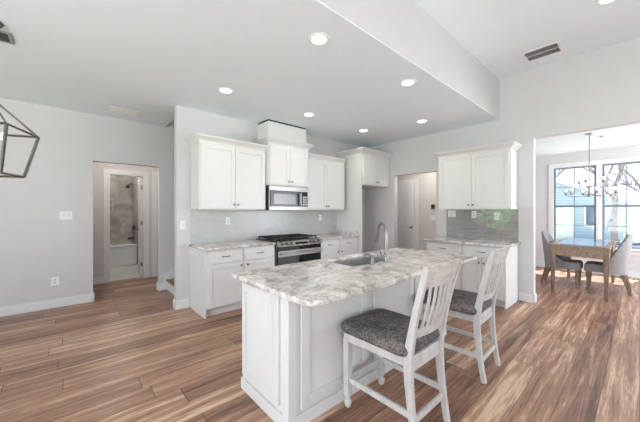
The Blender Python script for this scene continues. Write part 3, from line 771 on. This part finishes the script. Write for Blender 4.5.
part('lever', MB().tube([(fx-0.02, fy, CT+0.06), (fx-0.06, fy+0.01, CT+0.075), (fx-0.085, fy+0.015, CT+0.14)], [0.013, 0.010, 0.006], 10), 'nickel', t, smooth=True)
t = thing('soap_dispenser', 'short brushed nickel soap dispenser left of the gooseneck faucet', 'soap dispenser', (2.06, 1.61, CT))
part('body', MB().lathe((2.06, 1.61, CT), [(0.024, 0), (0.024, 0.006), (0.016, 0.012), (0.015, 0.055), (0.010, 0.06), (0.010, 0.075), (0.017, 0.08), (0.017, 0.092), (0.003, 0.096)], 16), 'nickel', t, smooth=True)
part('nozzle', MB().tube([(2.06, 1.61, CT+0.085), (2.045, 1.66, CT+0.088), (2.04, 1.70, CT+0.078)], [0.008, 0.007, 0.005], 8), 'nickel', t, smooth=True)

# ------------------------------------------------------------------ counter stools (face +Y, origin on the floor under the seat centre)
def make_stool(label):
    t = thing('counter_stool', label, 'stool', (0, 0, 0), None)
    W, yf, yr = 0.435, 0.245, -0.235
    hw = W/2-0.02
    # seat frame
    f = MB()
    rr = lambda z: [(-hw-0.02, yf+0.02, z), (hw+0.02, yf+0.02, z), (hw, yr-0.01, z), (-hw, yr-0.01, z)]
    f.loft([rr(0.475), rr(0.53)]); part('seat_frame', f, 'stool', t, bevel=0.004)
    # cushion: soft rounded pad
    c = MB(); rings = []
    def ring(z, e):
        out = []
        pts = rrect(-hw-0.035+e, hw+0.035-e, yr-0.0+e, yf+0.045-e, (0.05, 0.05, 0.06, 0.06), 5)
        return [(x, y, z) for x, y in pts]
    prof = [(0.530, 0.022), (0.538, 0.002), (0.556, -0.012), (0.585, -0.014), (0.608, 0.004), (0.622, 0.04), (0.630, 0.09), (0.633, 0.14)]
    for z, e in prof: rings.append(ring(z, e))
    c.loft(rings); part('cushion', c, 'cushion', t, smooth=True, subsurf=1)
    # front legs: square with a turned ankle and foot
    for s in (-1, 1):
        l = MB(); x = s*(hw); y = yf
        def sq(h, z): return [(x-h, y-h, z), (x+h, y-h, z), (x+h, y+h, z), (x-h, y+h, z)]
        l.loft([sq(0.023, 0.50), sq(0.0225, 0.095), sq(0.0225, 0.085)])
        l.lathe((x, y, 0.0), [(0.012, 0), (0.021, 0.010), (0.027, 0.030), (0.025, 0.050), (0.014, 0.060), (0.014, 0.068), (0.022, 0.076), (0.021, 0.086)], 14)
        part('leg', l, 'stool', t, bevel=0.002)
    # rear legs run up into the back posts, curved like a sabre
    def back_y(z): 
        if z < 0.50: return yr - 0.055*((0.50-z)/0.50)**1.6
        return yr - 0.125*((z-0.50)/0.58)**1.35
    for s in (-1, 1):
        path = []; 
        for i in range(15):
            z = 1.085*i/14
            xx = s*(hw-0.004 + 0.012*max(0, (z-0.5)/0.55))
            path.append((xx, back_y(z), z))
        th = [0.036 + 0.016*math.exp(-((p[2]-0.50)/0.22)**2) for p in path]
        part('rear_leg', MB().ribbon(path, 0.034, th), 'stool', t, bevel=0.004)
    # top rail, bowed backwards
    def rail(z0, z1, th, bow, x_half, name, mat, crest=0.0):
        r = MB(); rings = []
        for i in range(13):
            u = -1 + 2*i/12; x = u*x_half; bo = -bow*(1-u*u)
            top = z1 + crest*(1-u*u)
            rings.append([(x, back_y(z0)+bo-th/2, z0), (x, back_y(z0)+bo+th/2, z0), (x, back_y(z1)+bo+th/2, top), (x, back_y(z1)+bo-th/2, top)])
        r.loft(rings); part(name, r, mat, t, bevel=0.003)
    rail(0.965, 1.09, 0.024, 0.030, hw-0.008, 'top_rail', 'stool_rail', 0.012)
    rail(0.650, 0.700, 0.022, 0.022, hw-0.016, 'lower_rail', 'stool')
    for k in range(6):
        u = -1 + 2*(k+1)/7; path = []
        for i in range(9):
            z = 0.69 + (0.975-0.69)*i/8
            x = u*(hw-0.012)*(0.93 + 0.07*i/8)
            path.append((x, back_y(z) - 0.026*(1-u*u) - 0.012*math.sin(PI*i/8), z))
        part('slat', MB().ribbon(path, 0.026, 0.011), 'stool', t, bevel=0.002)
    # stretchers
    for s in (-1, 1):
        part('stretcher', MB().box(s*hw-0.010, s*hw+0.010, back_y(0.2)+0.012, yf-0.018, 0.185, 0.222), 'stool', t, bevel=0.003)
    part('stretcher', MB().box(-hw+0.018, hw-0.018, yf-0.010, yf+0.010, 0.185, 0.222), 'stool', t, bevel=0.003)
    part('stretcher', MB().box(-hw+0.014, hw-0.014, back_y(0.17)-0.010, back_y(0.17)+0.010, 0.15, 0.187), 'stool', t, bevel=0.003)
    part('seat_apron', MB().box(-hw+0.01, hw-0.01, yr-0.012, yr+0.010, 0.44, 0.50), 'stool', t, bevel=0.003)
    return t
stool = make_stool('white slat back counter stool nearest the camera, at the near end of the island')
stool.location = (1.695, 1.142, 0)
st2 = copy_tree(stool); st2.location = (2.715, 1.138, 0); st2.rotation_euler.z = math.radians(2)
st2['label'] = 'white slat back counter stool farther away, at the far end of the island'
for o in (stool, st2): o['group'] = 'counter stools along the island'

# ------------------------------------------------------------------ dining set
t = thing('dining_table', 'grey brown wooden dining table with a blue reflecting top by the windows', 'table', (7.25, 0.735, 0))
TX0, TX1, TY0, TY1, TZ = 6.26, 8.00, 0.305, 1.05, 0.83
part('tabletop', MB().box(TX0, TX1, TY0, TY1, TZ-0.03, TZ), 'twood', t, bevel=0.004)
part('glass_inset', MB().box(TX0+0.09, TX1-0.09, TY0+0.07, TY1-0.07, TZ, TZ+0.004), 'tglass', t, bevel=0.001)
ap = MB(); ap.box(TX0+0.02, TX1-0.02, TY0+0.02, TY0+0.045, TZ-0.19, TZ-0.03); ap.box(TX0+0.02, TX1-0.02, TY1-0.045, TY1-0.02, TZ-0.19, TZ-0.03)
ap.box(TX0+0.02, TX0+0.045, TY0+0.045, TY1-0.045, TZ-0.19, TZ-0.03); ap.box(TX1-0.045, TX1-0.02, TY0+0.045, TY1-0.045, TZ-0.19, TZ-0.03)
part('apron', ap, 'twood', t, bevel=0.002)
for x in (TX0+0.045, TX1-0.045):
    for y in (TY0+0.045, TY1-0.045):
        l = MB(); sq = lambda h, z: [(x-h, y-h, z), (x+h, y-h, z), (x+h, y+h, z), (x-h, y+h, z)]
        l.loft([sq(0.022, 0), sq(0.036, TZ-0.19), sq(0.036, TZ-0.03)]); part('leg', l, 'tleg', t, bevel=0.003)

def make_dchair(label):
    """upholstered side chair facing +Y, wings that slope from the back down to the seat"""
    t = thing('dining_chair', label, 'chair', (0, 0, 0))
    hw, d = 0.25, 0.25
    c = MB(); rings = []
    for z, e in ((0.33, 0.01), (0.34, 0), (0.43, 0), (0.46, 0.012), (0.472, 0.05), (0.476, 0.12)):
        rings.append([(x, y, z) for x, y in rrect(-hw+0.03+e, hw-0.03-e, -d+0.04+e, d-e, (0.05, 0.05, 0.04, 0.04), 4)])
    c.loft(rings); part('seat', c, 'dchair', t, smooth=True)
    # wrap around back
    b = MB(); rings = []; n = 24
    for i in range(n+1):
        u = -1 + 2*i/n; a = u*PI/2
        x = hw*math.copysign(abs(math.sin(a))**0.75, u); s = abs(u)
        y0 = -d + 0.06 + (0.19*((s-0.45)/0.55) if s > 0.45 else 0) - 0.05*(1-s)
        top = 1.0 if s < 0.45 else 1.0 - 0.56*((s-0.45)/0.55)**0.9
        lean = 0.07
        nx, ny = (math.sin(a), -math.cos(a))
        th = 0.045
        def pt(z, off):
            k = max(0, (z-0.40))/0.6
            return (x + nx*off*1.0 + (x*0.06*k), y0 - lean*k*(1-0.7*s) + ny*off, z)
        rings.append([pt(0.33, 0), pt(0.5, 0), pt(0.72 if top > 0.75 else (0.5+top)/2, 0), pt(top-0.01, 0.004), pt(top, th*0.5), pt(top-0.01, th-0.004), pt(0.72 if top > 0.75 else (0.5+top)/2, th), pt(0.5, th), pt(0.33, th)])
    b.loft(rings); bk = part('back', b, 'dchair', t, smooth=True)
    nm = MB()
    for i in range(0, n+1):
        u = -1 + 2*i/n
        r = rings[i][5]; rr = rings[i][7]
        if i in (2, n-2, 3, n-3, 1, n-1, 4, n-4, 5, n-5, 6, n-6):
            p = Vector(r); nm.ball((p.x*1.01, p.y-0.003, p.z-0.02), 0.006, 6)
    part('nailhead_trim', nm, 'nail', bk)
    for s in (-1, 1):
        l = MB(); x = s*(hw-0.07); y = d-0.05
        sq = lambda h, z, yy, xx: [(xx-h, yy-h, z), (xx+h, yy-h, z), (xx+h, yy+h, z), (xx-h, yy+h, z)]
        l.loft([sq(0.015, 0, y, x), sq(0.025, 0.33, y, x)]); part('leg', l, 'tleg', t, bevel=0.003)
        l = MB(); path = [(x, -d-0.06, 0), (x, -d-0.045, 0.10), (x, -d-0.01, 0.22), (x, -d+0.03, 0.35)]
        l.ribbon(path, [0.032, 0.036, 0.042, 0.05], [0.034, 0.042, 0.052, 0.06]); part('leg', l, 'tleg', t, bevel=0.003)
    return t
dc = make_dchair('grey upholstered dining chair at the left side of the dining table')
dc.location = (7.08, 0.96, 0); dc.rotation_euler.z = PI - 0.0
dc2 = copy_tree(dc); dc2.location = (7.12, 0.42, 0); dc2.rotation_euler.z = 0.0
dc2['label'] = 'grey upholstered dining chair at the right side of the dining table, nearest the picture edge'
for o in (dc, dc2): o['group'] = 'dining chairs around the table'

# chandelier over the table
CX, CY = 6.95, 0.60
t = thing('chandelier', 'many armed nickel chandelier with clear glass shades above the dining table', 'chandelier', (CX, CY, 2.78))
part('canopy', MB().lathe((CX, CY, 2.78), [(0.02, -0.03), (0.06, -0.022), (0.068, -0.001)], 18), 'nickel', t, smooth=True)
part('stem', MB().tube([(CX, CY, 2.76), (CX, CY, 1.70)], 0.007, 8), 'nickel', t, smooth=True)
part('hub', MB().lathe((CX, CY, 1.70), [(0.004, -0.05), (0.02, -0.03), (0.024, 0.0), (0.012, 0.03), (0.018, 0.10), (0.008, 0.14)], 14), 'nickel', t, smooth=True)
def lamp_arm(a, r, zc, z0):
    dx, dy = math.cos(a), math.sin(a)
    ar = part('arm', MB().tube([(CX, CY, z0), (CX+dx*r*0.5, CY+dy*r*0.5, z0-0.035), (CX+dx*r*0.9, CY+dy*r*0.9, z0-0.02), (CX+dx*r, CY+dy*r, zc)], 0.006, 7), 'nickel', t, smooth=True)
    c = (CX+dx*r, CY+dy*r, zc)
    part('cup', MB().lathe(c, [(0.006, -0.02), (0.022, -0.008), (0.025, 0.0), (0.012, 0.004), (0.012, 0.04)], 12), 'nickel', ar, smooth=True)
    g = MB(); P = [(0.022, 0.0), (0.032, 0.02), (0.040, 0.07), (0.052, 0.15)]
    rings = [[(c[0]+rr*math.cos(2*PI*j/14), c[1]+rr*math.sin(2*PI*j/14), c[2]+h) for j in range(14)] for rr, h in P]
    rings += [[(c[0]+(rr-0.002)*math.cos(2*PI*j/14), c[1]+(rr-0.002)*math.sin(2*PI*j/14), c[2]+h) for j in range(14)] for rr, h in reversed(P)]
    g.loft(rings, cap=False); part('shade', g, 'shade_glass', ar, smooth=True)
    part('bulb', MB().ball((c[0], c[1], c[2]+0.062), 0.014, 8, 1.7), 'bulb', ar, smooth=True)
for k in range(6): lamp_arm(k*PI/3+0.35, 0.33, 1.72, 1.70)
for k in range(3): lamp_arm(k*2*PI/3+0.9, 0.19, 1.92, 1.84)

# open frame lantern at the left edge
LX, LY = -0.47, 3.40
t = thing('lantern_pendant', 'open frame metal lantern pendant hanging at the left edge', 'pendant lamp', (LX, LY, ZC))
part('canopy', MB().lathe((LX, LY, ZC), [(0.02, -0.04), (0.07, -0.028), (0.085, -0.001)], 18), 'darknickel', t, smooth=True)
part('chain', MB().tube([(LX, LY, ZC-0.03), (LX, LY, 2.31)], 0.006, 8), 'darknickel', t, smooth=True)
fr = MB(); rt_, rb_, zt_, zb_ = 0.304, 0.21, 2.05, 1.69
az = [math.radians(-65 + 90*k) for k in range(4)]
T = [(LX+rt_*math.cos(a), LY+rt_*math.sin(a), zt_) for a in az]; B = [(LX+rb_*math.cos(a), LY+rb_*math.sin(a), zb_) for a in az]; A = (LX, LY, 2.31)
for k in range(4):
    fr.tube([T[k], B[k]], 0.012, 4); fr.tube([T[k], T[(k+1) % 4]], 0.010, 4); fr.tube([B[k], B[(k+1) % 4]], 0.010, 4); fr.tube([T[k], A], 0.008, 4)
part('frame', fr, 'nickel', t)
cl = part('candle_cluster', MB().tube([A, (LX, LY, 1.86)], 0.008, 8), 'nickel', t)
for k in range(4):
    a = az[k]+0.78; x, y = LX+0.09*math.cos(a), LY+0.09*math.sin(a)
    part('candle_arm', MB().tube([(LX, LY, 1.86), (x, y, 1.85), (x, y, 1.96)], 0.008, 8), 'nickel', cl)
    part('bulb', MB().ball((x, y, 1.995), 0.016, 8, 2.0), 'bulb', cl, smooth=True)

# ------------------------------------------------------------------ recessed lights
def can(x, y, z, label, power=9):
    t = thing('recessed_light', label, 'ceiling light', (x, y, z), 'recessed downlights')
    rg = MB(); n = 28; P = [(0.066, -0.001), (0.066, -0.004), (0.074, -0.008), (0.092, -0.007), (0.096, -0.0005)]
    rg.loft([[(x+r*math.cos(2*PI*j/n), y+r*math.sin(2*PI*j/n), z+h) for j in range(n)] for r, h in P], cap=False)
    part('trim_ring', rg, 'plastic', t, smooth=True)
    part('lens', MB().lathe((x, y, z), [(0.067, -0.0045), (0.067, -0.001)], 24), 'can', t)
    d = bpy.data.lights.new('downlight', 'SPOT'); o = bpy.data.objects.new('downlight_source', d); COL.objects.link(o)
    d.energy = power*1.5; d.spot_size = math.radians(150); d.spot_blend = 0.9; d.shadow_soft_size = 0.07; d.color = (1.0, 0.95, 0.88)
    o.location = (x, y, z-0.03); 
can(1.64, 1.86, ZC, 'lit round recessed ceiling light nearest the camera, beside the soffit')
can(1.47, 3.42, ZC, 'lit round recessed ceiling light in front of the left wall cabinet')
can(2.80, 3.42, ZC, 'lit round recessed ceiling light in front of the boxed vent cover')
can(4.12, 3.42, ZC, 'lit round recessed ceiling light before the cabinet above the fridge space')
can(2.97, 1.80, ZC, 'lit round recessed ceiling light in mid ceiling, second along the soffit')
can(4.42, 2.42, ZC, 'lit round recessed ceiling light nearest the right hand cabinets')
can(4.09, 0.21, ZH, 'lit round recessed ceiling light in the raised ceiling at the top edge')

# vents
def vent(name, x0, x1, y0, y1, z, label, n, along='X', louvre='plastic', fmat='plastic'):
    t = thing(name, label, 'vent', ((x0+x1)/2, (y0+y1)/2, z))
    f = MB(); b = 0.022
    f.box(x0, x1, y0, y0+b, z-0.010, z-0.0005); f.box(x0, x1, y1-b, y1, z-0.010, z-0.0005); f.box(x0, x0+b, y0+b, y1-b, z-0.010, z-0.0005); f.box(x1-b, x1, y0+b, y1-b, z-0.010, z-0.0005)
    f.box((x0+x1)/2-0.006, (x0+x1)/2+0.006, y0+b, y1-b, z-0.010, z-0.0005)
    part('frame', f, fmat, t, bevel=0.002)
    part('duct_opening', MB().box(x0+b, x1-b, y0+b, y1-b, z-0.002, z-0.0006), 'slot', t)
    s = MB()
    for i in range(n):
        if along == 'X':
            y = y0+b+(y1-y0-2*b)*(i+0.5)/n; s.box(x0+b, x1-b, y-0.004, y+0.003, z-0.009, z-0.003)
        else:
            x = x0+b+(x1-x0-2*b)*(i+0.5)/n; s.box(x-0.004, x+0.003, y0+b, y1-b, z-0.009, z-0.003)
    part('louvres', s, louvre, t)
vent('ceiling_vent', 0.44, 0.80, 5.02, 5.28, ZC, 'white ceiling register near the left wall above the hall opening', 14)
vent('ceiling_vent', 4.635, 4.955, 0.68, 1.075, ZH, 'dark slotted return vent in the raised ceiling', 22, 'X', 'greyslat')
vent('ceiling_vent', -0.76, -0.36, 3.52, 3.73, ZC, 'dark ceiling fixture, modelled as a register, cut by the left edge above the lantern', 8, 'X', 'darknickel', 'greyslat')  # register shape stands in for an unidentified dark ceiling fixture
tag(part('smoke_detector', MB().lathe((7.35, 0.44, 2.78), [(0.045, -0.03), (0.055, -0.02), (0.06, -0.0005)], 18), 'plastic', None, smooth=True, at=(7.35, 0.44, 2.78)), 'small round white smoke detector on the dining ceiling', 'smoke detector')

# outlets and switches
def plate(name, ax, plane, a, z, wd, ht, kind, label):
    loc = (a, plane, z) if ax == 'Y' else (plane, a, z)
    t = thing(name, label, 'outlet' if kind == 'outlet' else 'switch', loc)
    b = MB(); fbox(b, ax, plane, a-wd/2, a+wd/2, z-ht/2, z+ht/2, 0.0003, 0.006); part('cover_plate', b, 'plastic', t, bevel=0.002)
    n = max(1, int(round(wd/0.07)))
    for i in range(n):
        c = a + (i-(n-1)/2)*0.05
        if kind == 'outlet':
            for s in (-0.02, 0.02):
                b = MB(); fbox(b, ax, plane, c-0.014, c+0.014, z+s-0.014, z+s+0.014, 0.006, 0.0075); so = part('socket', b, 'trim', t, bevel=0.001)
                b = MB(); fbox(b, ax, plane, c-0.007, c-0.004, z+s-0.006, z+s+0.006, 0.0075, 0.0079); fbox(b, ax, plane, c+0.004, c+0.007, z+s-0.006, z+s+0.006, 0.0075, 0.0079); part('slots', b, 'slot', so)
        else:
            b = MB(); fbox(b, ax, plane, c-0.016, c+0.016, z-0.033, z+0.033, 0.006, 0.009); part('rocker', b, 'trim', t, bevel=0.001)
plate('switch_plate', 'Y', YL, -0.02, 1.335, 0.14, 0.12, 'switch', 'white double switch plate on the left grey wall')
plate('wall_outlet', 'Y', YL, -0.14, 0.385, 0.085, 0.12, 'outlet', 'white outlet low on the left grey wall')
plate('wall_outlet', 'Y', YB-0.010, 1.90, 1.245, 0.075, 0.12, 'outlet', 'white outlet on the pale tiles left of the range')
plate('wall_outlet', 'Y', YB-0.010, 3.86, 1.265, 0.075, 0.12, 'outlet', 'white outlet on the pale tiles right of the range')
plate('switch_plate', 'Y', YB, 1.235, 1.20, 0.07, 0.12, 'switch', 'white single switch plate on the narrow wall left of the cabinets')
plate('switch_plate', 'X', XR-0.010, 2.30, 1.35, 0.14, 0.12, 'switch', 'white double switch plate at the left of the glossy taupe tiles')
plate('wall_outlet', 'X', XR-0.010, 1.92, 1.34, 0.075, 0.12, 'outlet', 'white outlet in the middle of the glossy taupe tiles')
plate('wall_outlet', 'X', XR-0.010, 1.57, 1.31, 0.075, 0.12, 'outlet', 'white outlet at the right of the glossy taupe tiles')
t = thing('thermostat', 'small thermostat with dark screen on the passage wall', 'thermostat', (PX, 3.22, 1.5))
part('housing', MB().box(PX-0.02, PX-0.0005, 3.17, 3.27, 1.44, 1.56), 'nickel', t, bevel=0.004)
part('screen', MB().box(PX-0.022, PX-0.02, 3.185, 3.255, 1.475, 1.545), 'slot', t)
plate('switch_plate', 'X', PX, 3.24, 1.24, 0.12, 0.12, 'switch', 'white double switch plate below the thermostat in the passage')

# ------------------------------------------------------------------ outdoors beyond the dining windows
GZ = -0.45
o = part('lawn', MB().box(9.06, 60, -45, 35, GZ-0.1, GZ), 'lawn'); o.name = 'ground'; o['kind'] = 'structure'
struct('ground_rear', MB().box(-40, -3.41, -30, 40, GZ-0.1, GZ), 'lawn')
o = part('driveway', MB().box(11.5, 16.5, -45, 35, GZ, GZ+0.01), 'concrete'); o['kind'] = 'structure'
def house(name, x, y0, y1, wall, label, h=2.7, gh=2.0, depth=8):
    t = thing(name, label, 'building', (x+depth/2, (y0+y1)/2, GZ))
    ym = (y0+y1)/2; z = GZ
    b = MB(); b.loft([[(xx, y0, z), (xx, y1, z), (xx, y1, z+h), (xx, ym, z+h+gh), (xx, y0, z+h)] for xx in (x, x+depth)]); part('walls', b, wall, t)
    r = MB()
    for s, yy in ((-1, y0), (1, y1)):
        e = 0.35; zz = z+h - e*gh/((y1-y0)/2)
        r.loft([[(xx, ym, z+h+gh+0.02), (xx, yy+s*e, zz+0.02), (xx, yy+s*e, zz+0.16), (xx, ym, z+h+gh+0.16)] for xx in (x-0.35, x+depth)])
    part('roof', r, 'roof', t)
    f = MB()
    for s, yy in ((-1, y0), (1, y1)):
        e = 0.35; zz = z+h - e*gh/((y1-y0)/2)
        f.loft([[(xx, ym, z+h+gh-0.1), (xx, yy+s*e, zz-0.1), (xx, yy+s*e, zz+0.14), (xx, ym, z+h+gh+0.14)] for xx in (x-0.40, x-0.36)])
    part('rake_board', f, 'trim', t)
    for (a, b2, c, d) in ((y0+0.7, y0+1.7, 0.9, 2.2), (y1-1.7, y1-0.7, 0.9, 2.2)):
        w_ = part('window', MB().box(x-0.04, x, a, b2, z+c, z+d), 'trim', t)
        part('pane', MB().box(x-0.05, x-0.04, a+0.08, b2-0.08, z+c+0.08, z+d-0.08), paint('house_pane', (70, 92, 120), 0.15), w_)
    dr = part('garage_door', MB().box(x-0.04, x, ym-1.2, ym+1.2, z, z+2.2), 'trim', t)
    return t
house('house', 24.0, 0.6, 7.4, 'siding', 'gabled blue grey house across the drive, seen through left window', 2.5, 1.5)
house('house', 27.0, -11.5, -3.2, 'siding2', 'pale gabled house farther right outside, seen through the right window', 3.0, 2.4)
def tree(x, y, h, seed, label, leafy=False, mat='bark'):
    rnd = random.Random(seed); t = thing('tree', label, 'tree', (x, y, GZ))
    tr = MB(); tips = []
    def grow(p, d, L, r, lvl):
        q = p + d*L; mid = p + d*L*0.5 + Vector((rnd.uniform(-1, 1), rnd.uniform(-1, 1), 0))*L*0.06
        tr.tube([p, mid, q], [r, r*0.85, r*0.68], 5, cap=False)
        if lvl == 0: tips.append(q); return
        for _ in range(3 if lvl > 1 else 4):
            nd = (d + Vector((rnd.uniform(-1, 1), rnd.uniform(-1, 1), rnd.uniform(-0.15, 0.7)))*0.75).normalized()
            grow(q if rnd.random() > 0.3 else p+d*L*0.7, nd, L*rnd.uniform(0.6, 0.8), r*0.6, lvl-1)
    grow(Vector((x, y, GZ)), Vector((0, 0, 1)), h*0.33, h*0.022, 4 if not leafy else 3)
    part('trunk', tr, mat, t)
    if leafy:
        lf = MB()
        for q in tips:
            for _ in range(16):
                c = q + Vector((rnd.gauss(0, .4), rnd.gauss(0, .4), rnd.gauss(0, .35))); a = Vector((rnd.uniform(-1, 1), rnd.uniform(-1, 1), rnd.uniform(-1, 1))).normalized()*0.13; b = a.orthogonal().normalized()*0.08
                vs = [lf.bm.verts.new(c+v) for v in (-a, b, a, -b)]; lf.bm.faces.new(vs)
        part('foliage', lf, 'leaf2' if leafy == 2 else 'leaf', t)
    return t
tree(15.5, 3.4, 6.0, 3, 'bare branching tree outside, seen through the left window')
tree(18.0, 0.7, 7.0, 5, 'bare branching tree outside in front of the gap between the houses')
tree(14.8, -0.6, 5.0, 9, 'bare slender tree outside, seen through the right window')
tree(17.0, -3.4, 7.0, 11, 'leafy green tree outside at the right edge of the right window', leafy=1)
def shrub(x, y, seed, label, r=1.0, hh=2.3):
    rnd = random.Random(seed); t = thing('shrub', label, 'shrub', (x, y, GZ)); t['group'] = 'garden shrubs reflected in the tiles'
    st_ = MB()
    for k in range(6):
        a = k*1.05; st_.tube([(x, y, GZ), (x+0.3*r*math.cos(a), y+0.3*r*math.sin(a), GZ+hh*0.4), (x+0.55*r*math.cos(a), y+0.55*r*math.sin(a), GZ+hh*0.8)], [0.04, 0.03, 0.015], 5)
    part('stems', st_, 'bark', t)
    lf = MB()
    for _ in range(1500):
        d = Vector((rnd.gauss(0, 1), rnd.gauss(0, 1), rnd.gauss(0, 1))).normalized()*rnd.uniform(0.75, 1.0)
        c = Vector((x+d.x*r, y+d.y*r, GZ+hh*0.55+d.z*hh*0.5)); a = Vector((rnd.uniform(-1, 1), rnd.uniform(-1, 1), rnd.uniform(-1, 1))).normalized()*0.12; b = a.orthogonal().normalized()*0.07
        vs = [lf.bm.verts.new(c+v) for v in (-a, b, a, -b)]; lf.bm.faces.new(vs)
    part('foliage', lf, 'leaf2', t)
for i, (x, y) in enumerate(((-6.6, 4.9), (-6.9, 7.0), (-7.4, 9.2), (-6.8, 11.4))):
    shrub(x, y, 30+i, 'leafy garden shrub behind the room, seen only as a green reflection')
# parked car seen low in the right window
t = thing('car', 'dark blue parked car low outside the right window', 'car', (13.2, -1.3, GZ))
cb_ = MB(); cx, cy = 13.2, -1.6
prof = [(-2.1, 0.3), (-2.1, 0.75), (-1.3, 0.88), (-0.75, 1.35), (0.75, 1.38), (1.4, 0.95), (2.1, 0.88), (2.15, 0.3)]
cb_.loft([[(cx+s, cy+a, GZ+b) for a, b in prof] for s in (-0.85, 0.85)]); part('body', cb_, 'car', t, bevel=0.06)
for s in (-0.86, 0.86):
    part('side_glass', MB().box(cx+s-0.005, cx+s+0.005, cy-0.7, cy+0.85, GZ+0.95, GZ+1.28), 'bglass', t)
    for a in (-1.3, 1.35): part('wheel', MB().lathe((cx+s, cy+a, GZ+0.33), [(0.20, -0.09), (0.33, -0.08), (0.33, 0.08), (0.20, 0.09)], 18, 'X'), 'rubber', t, smooth=True)
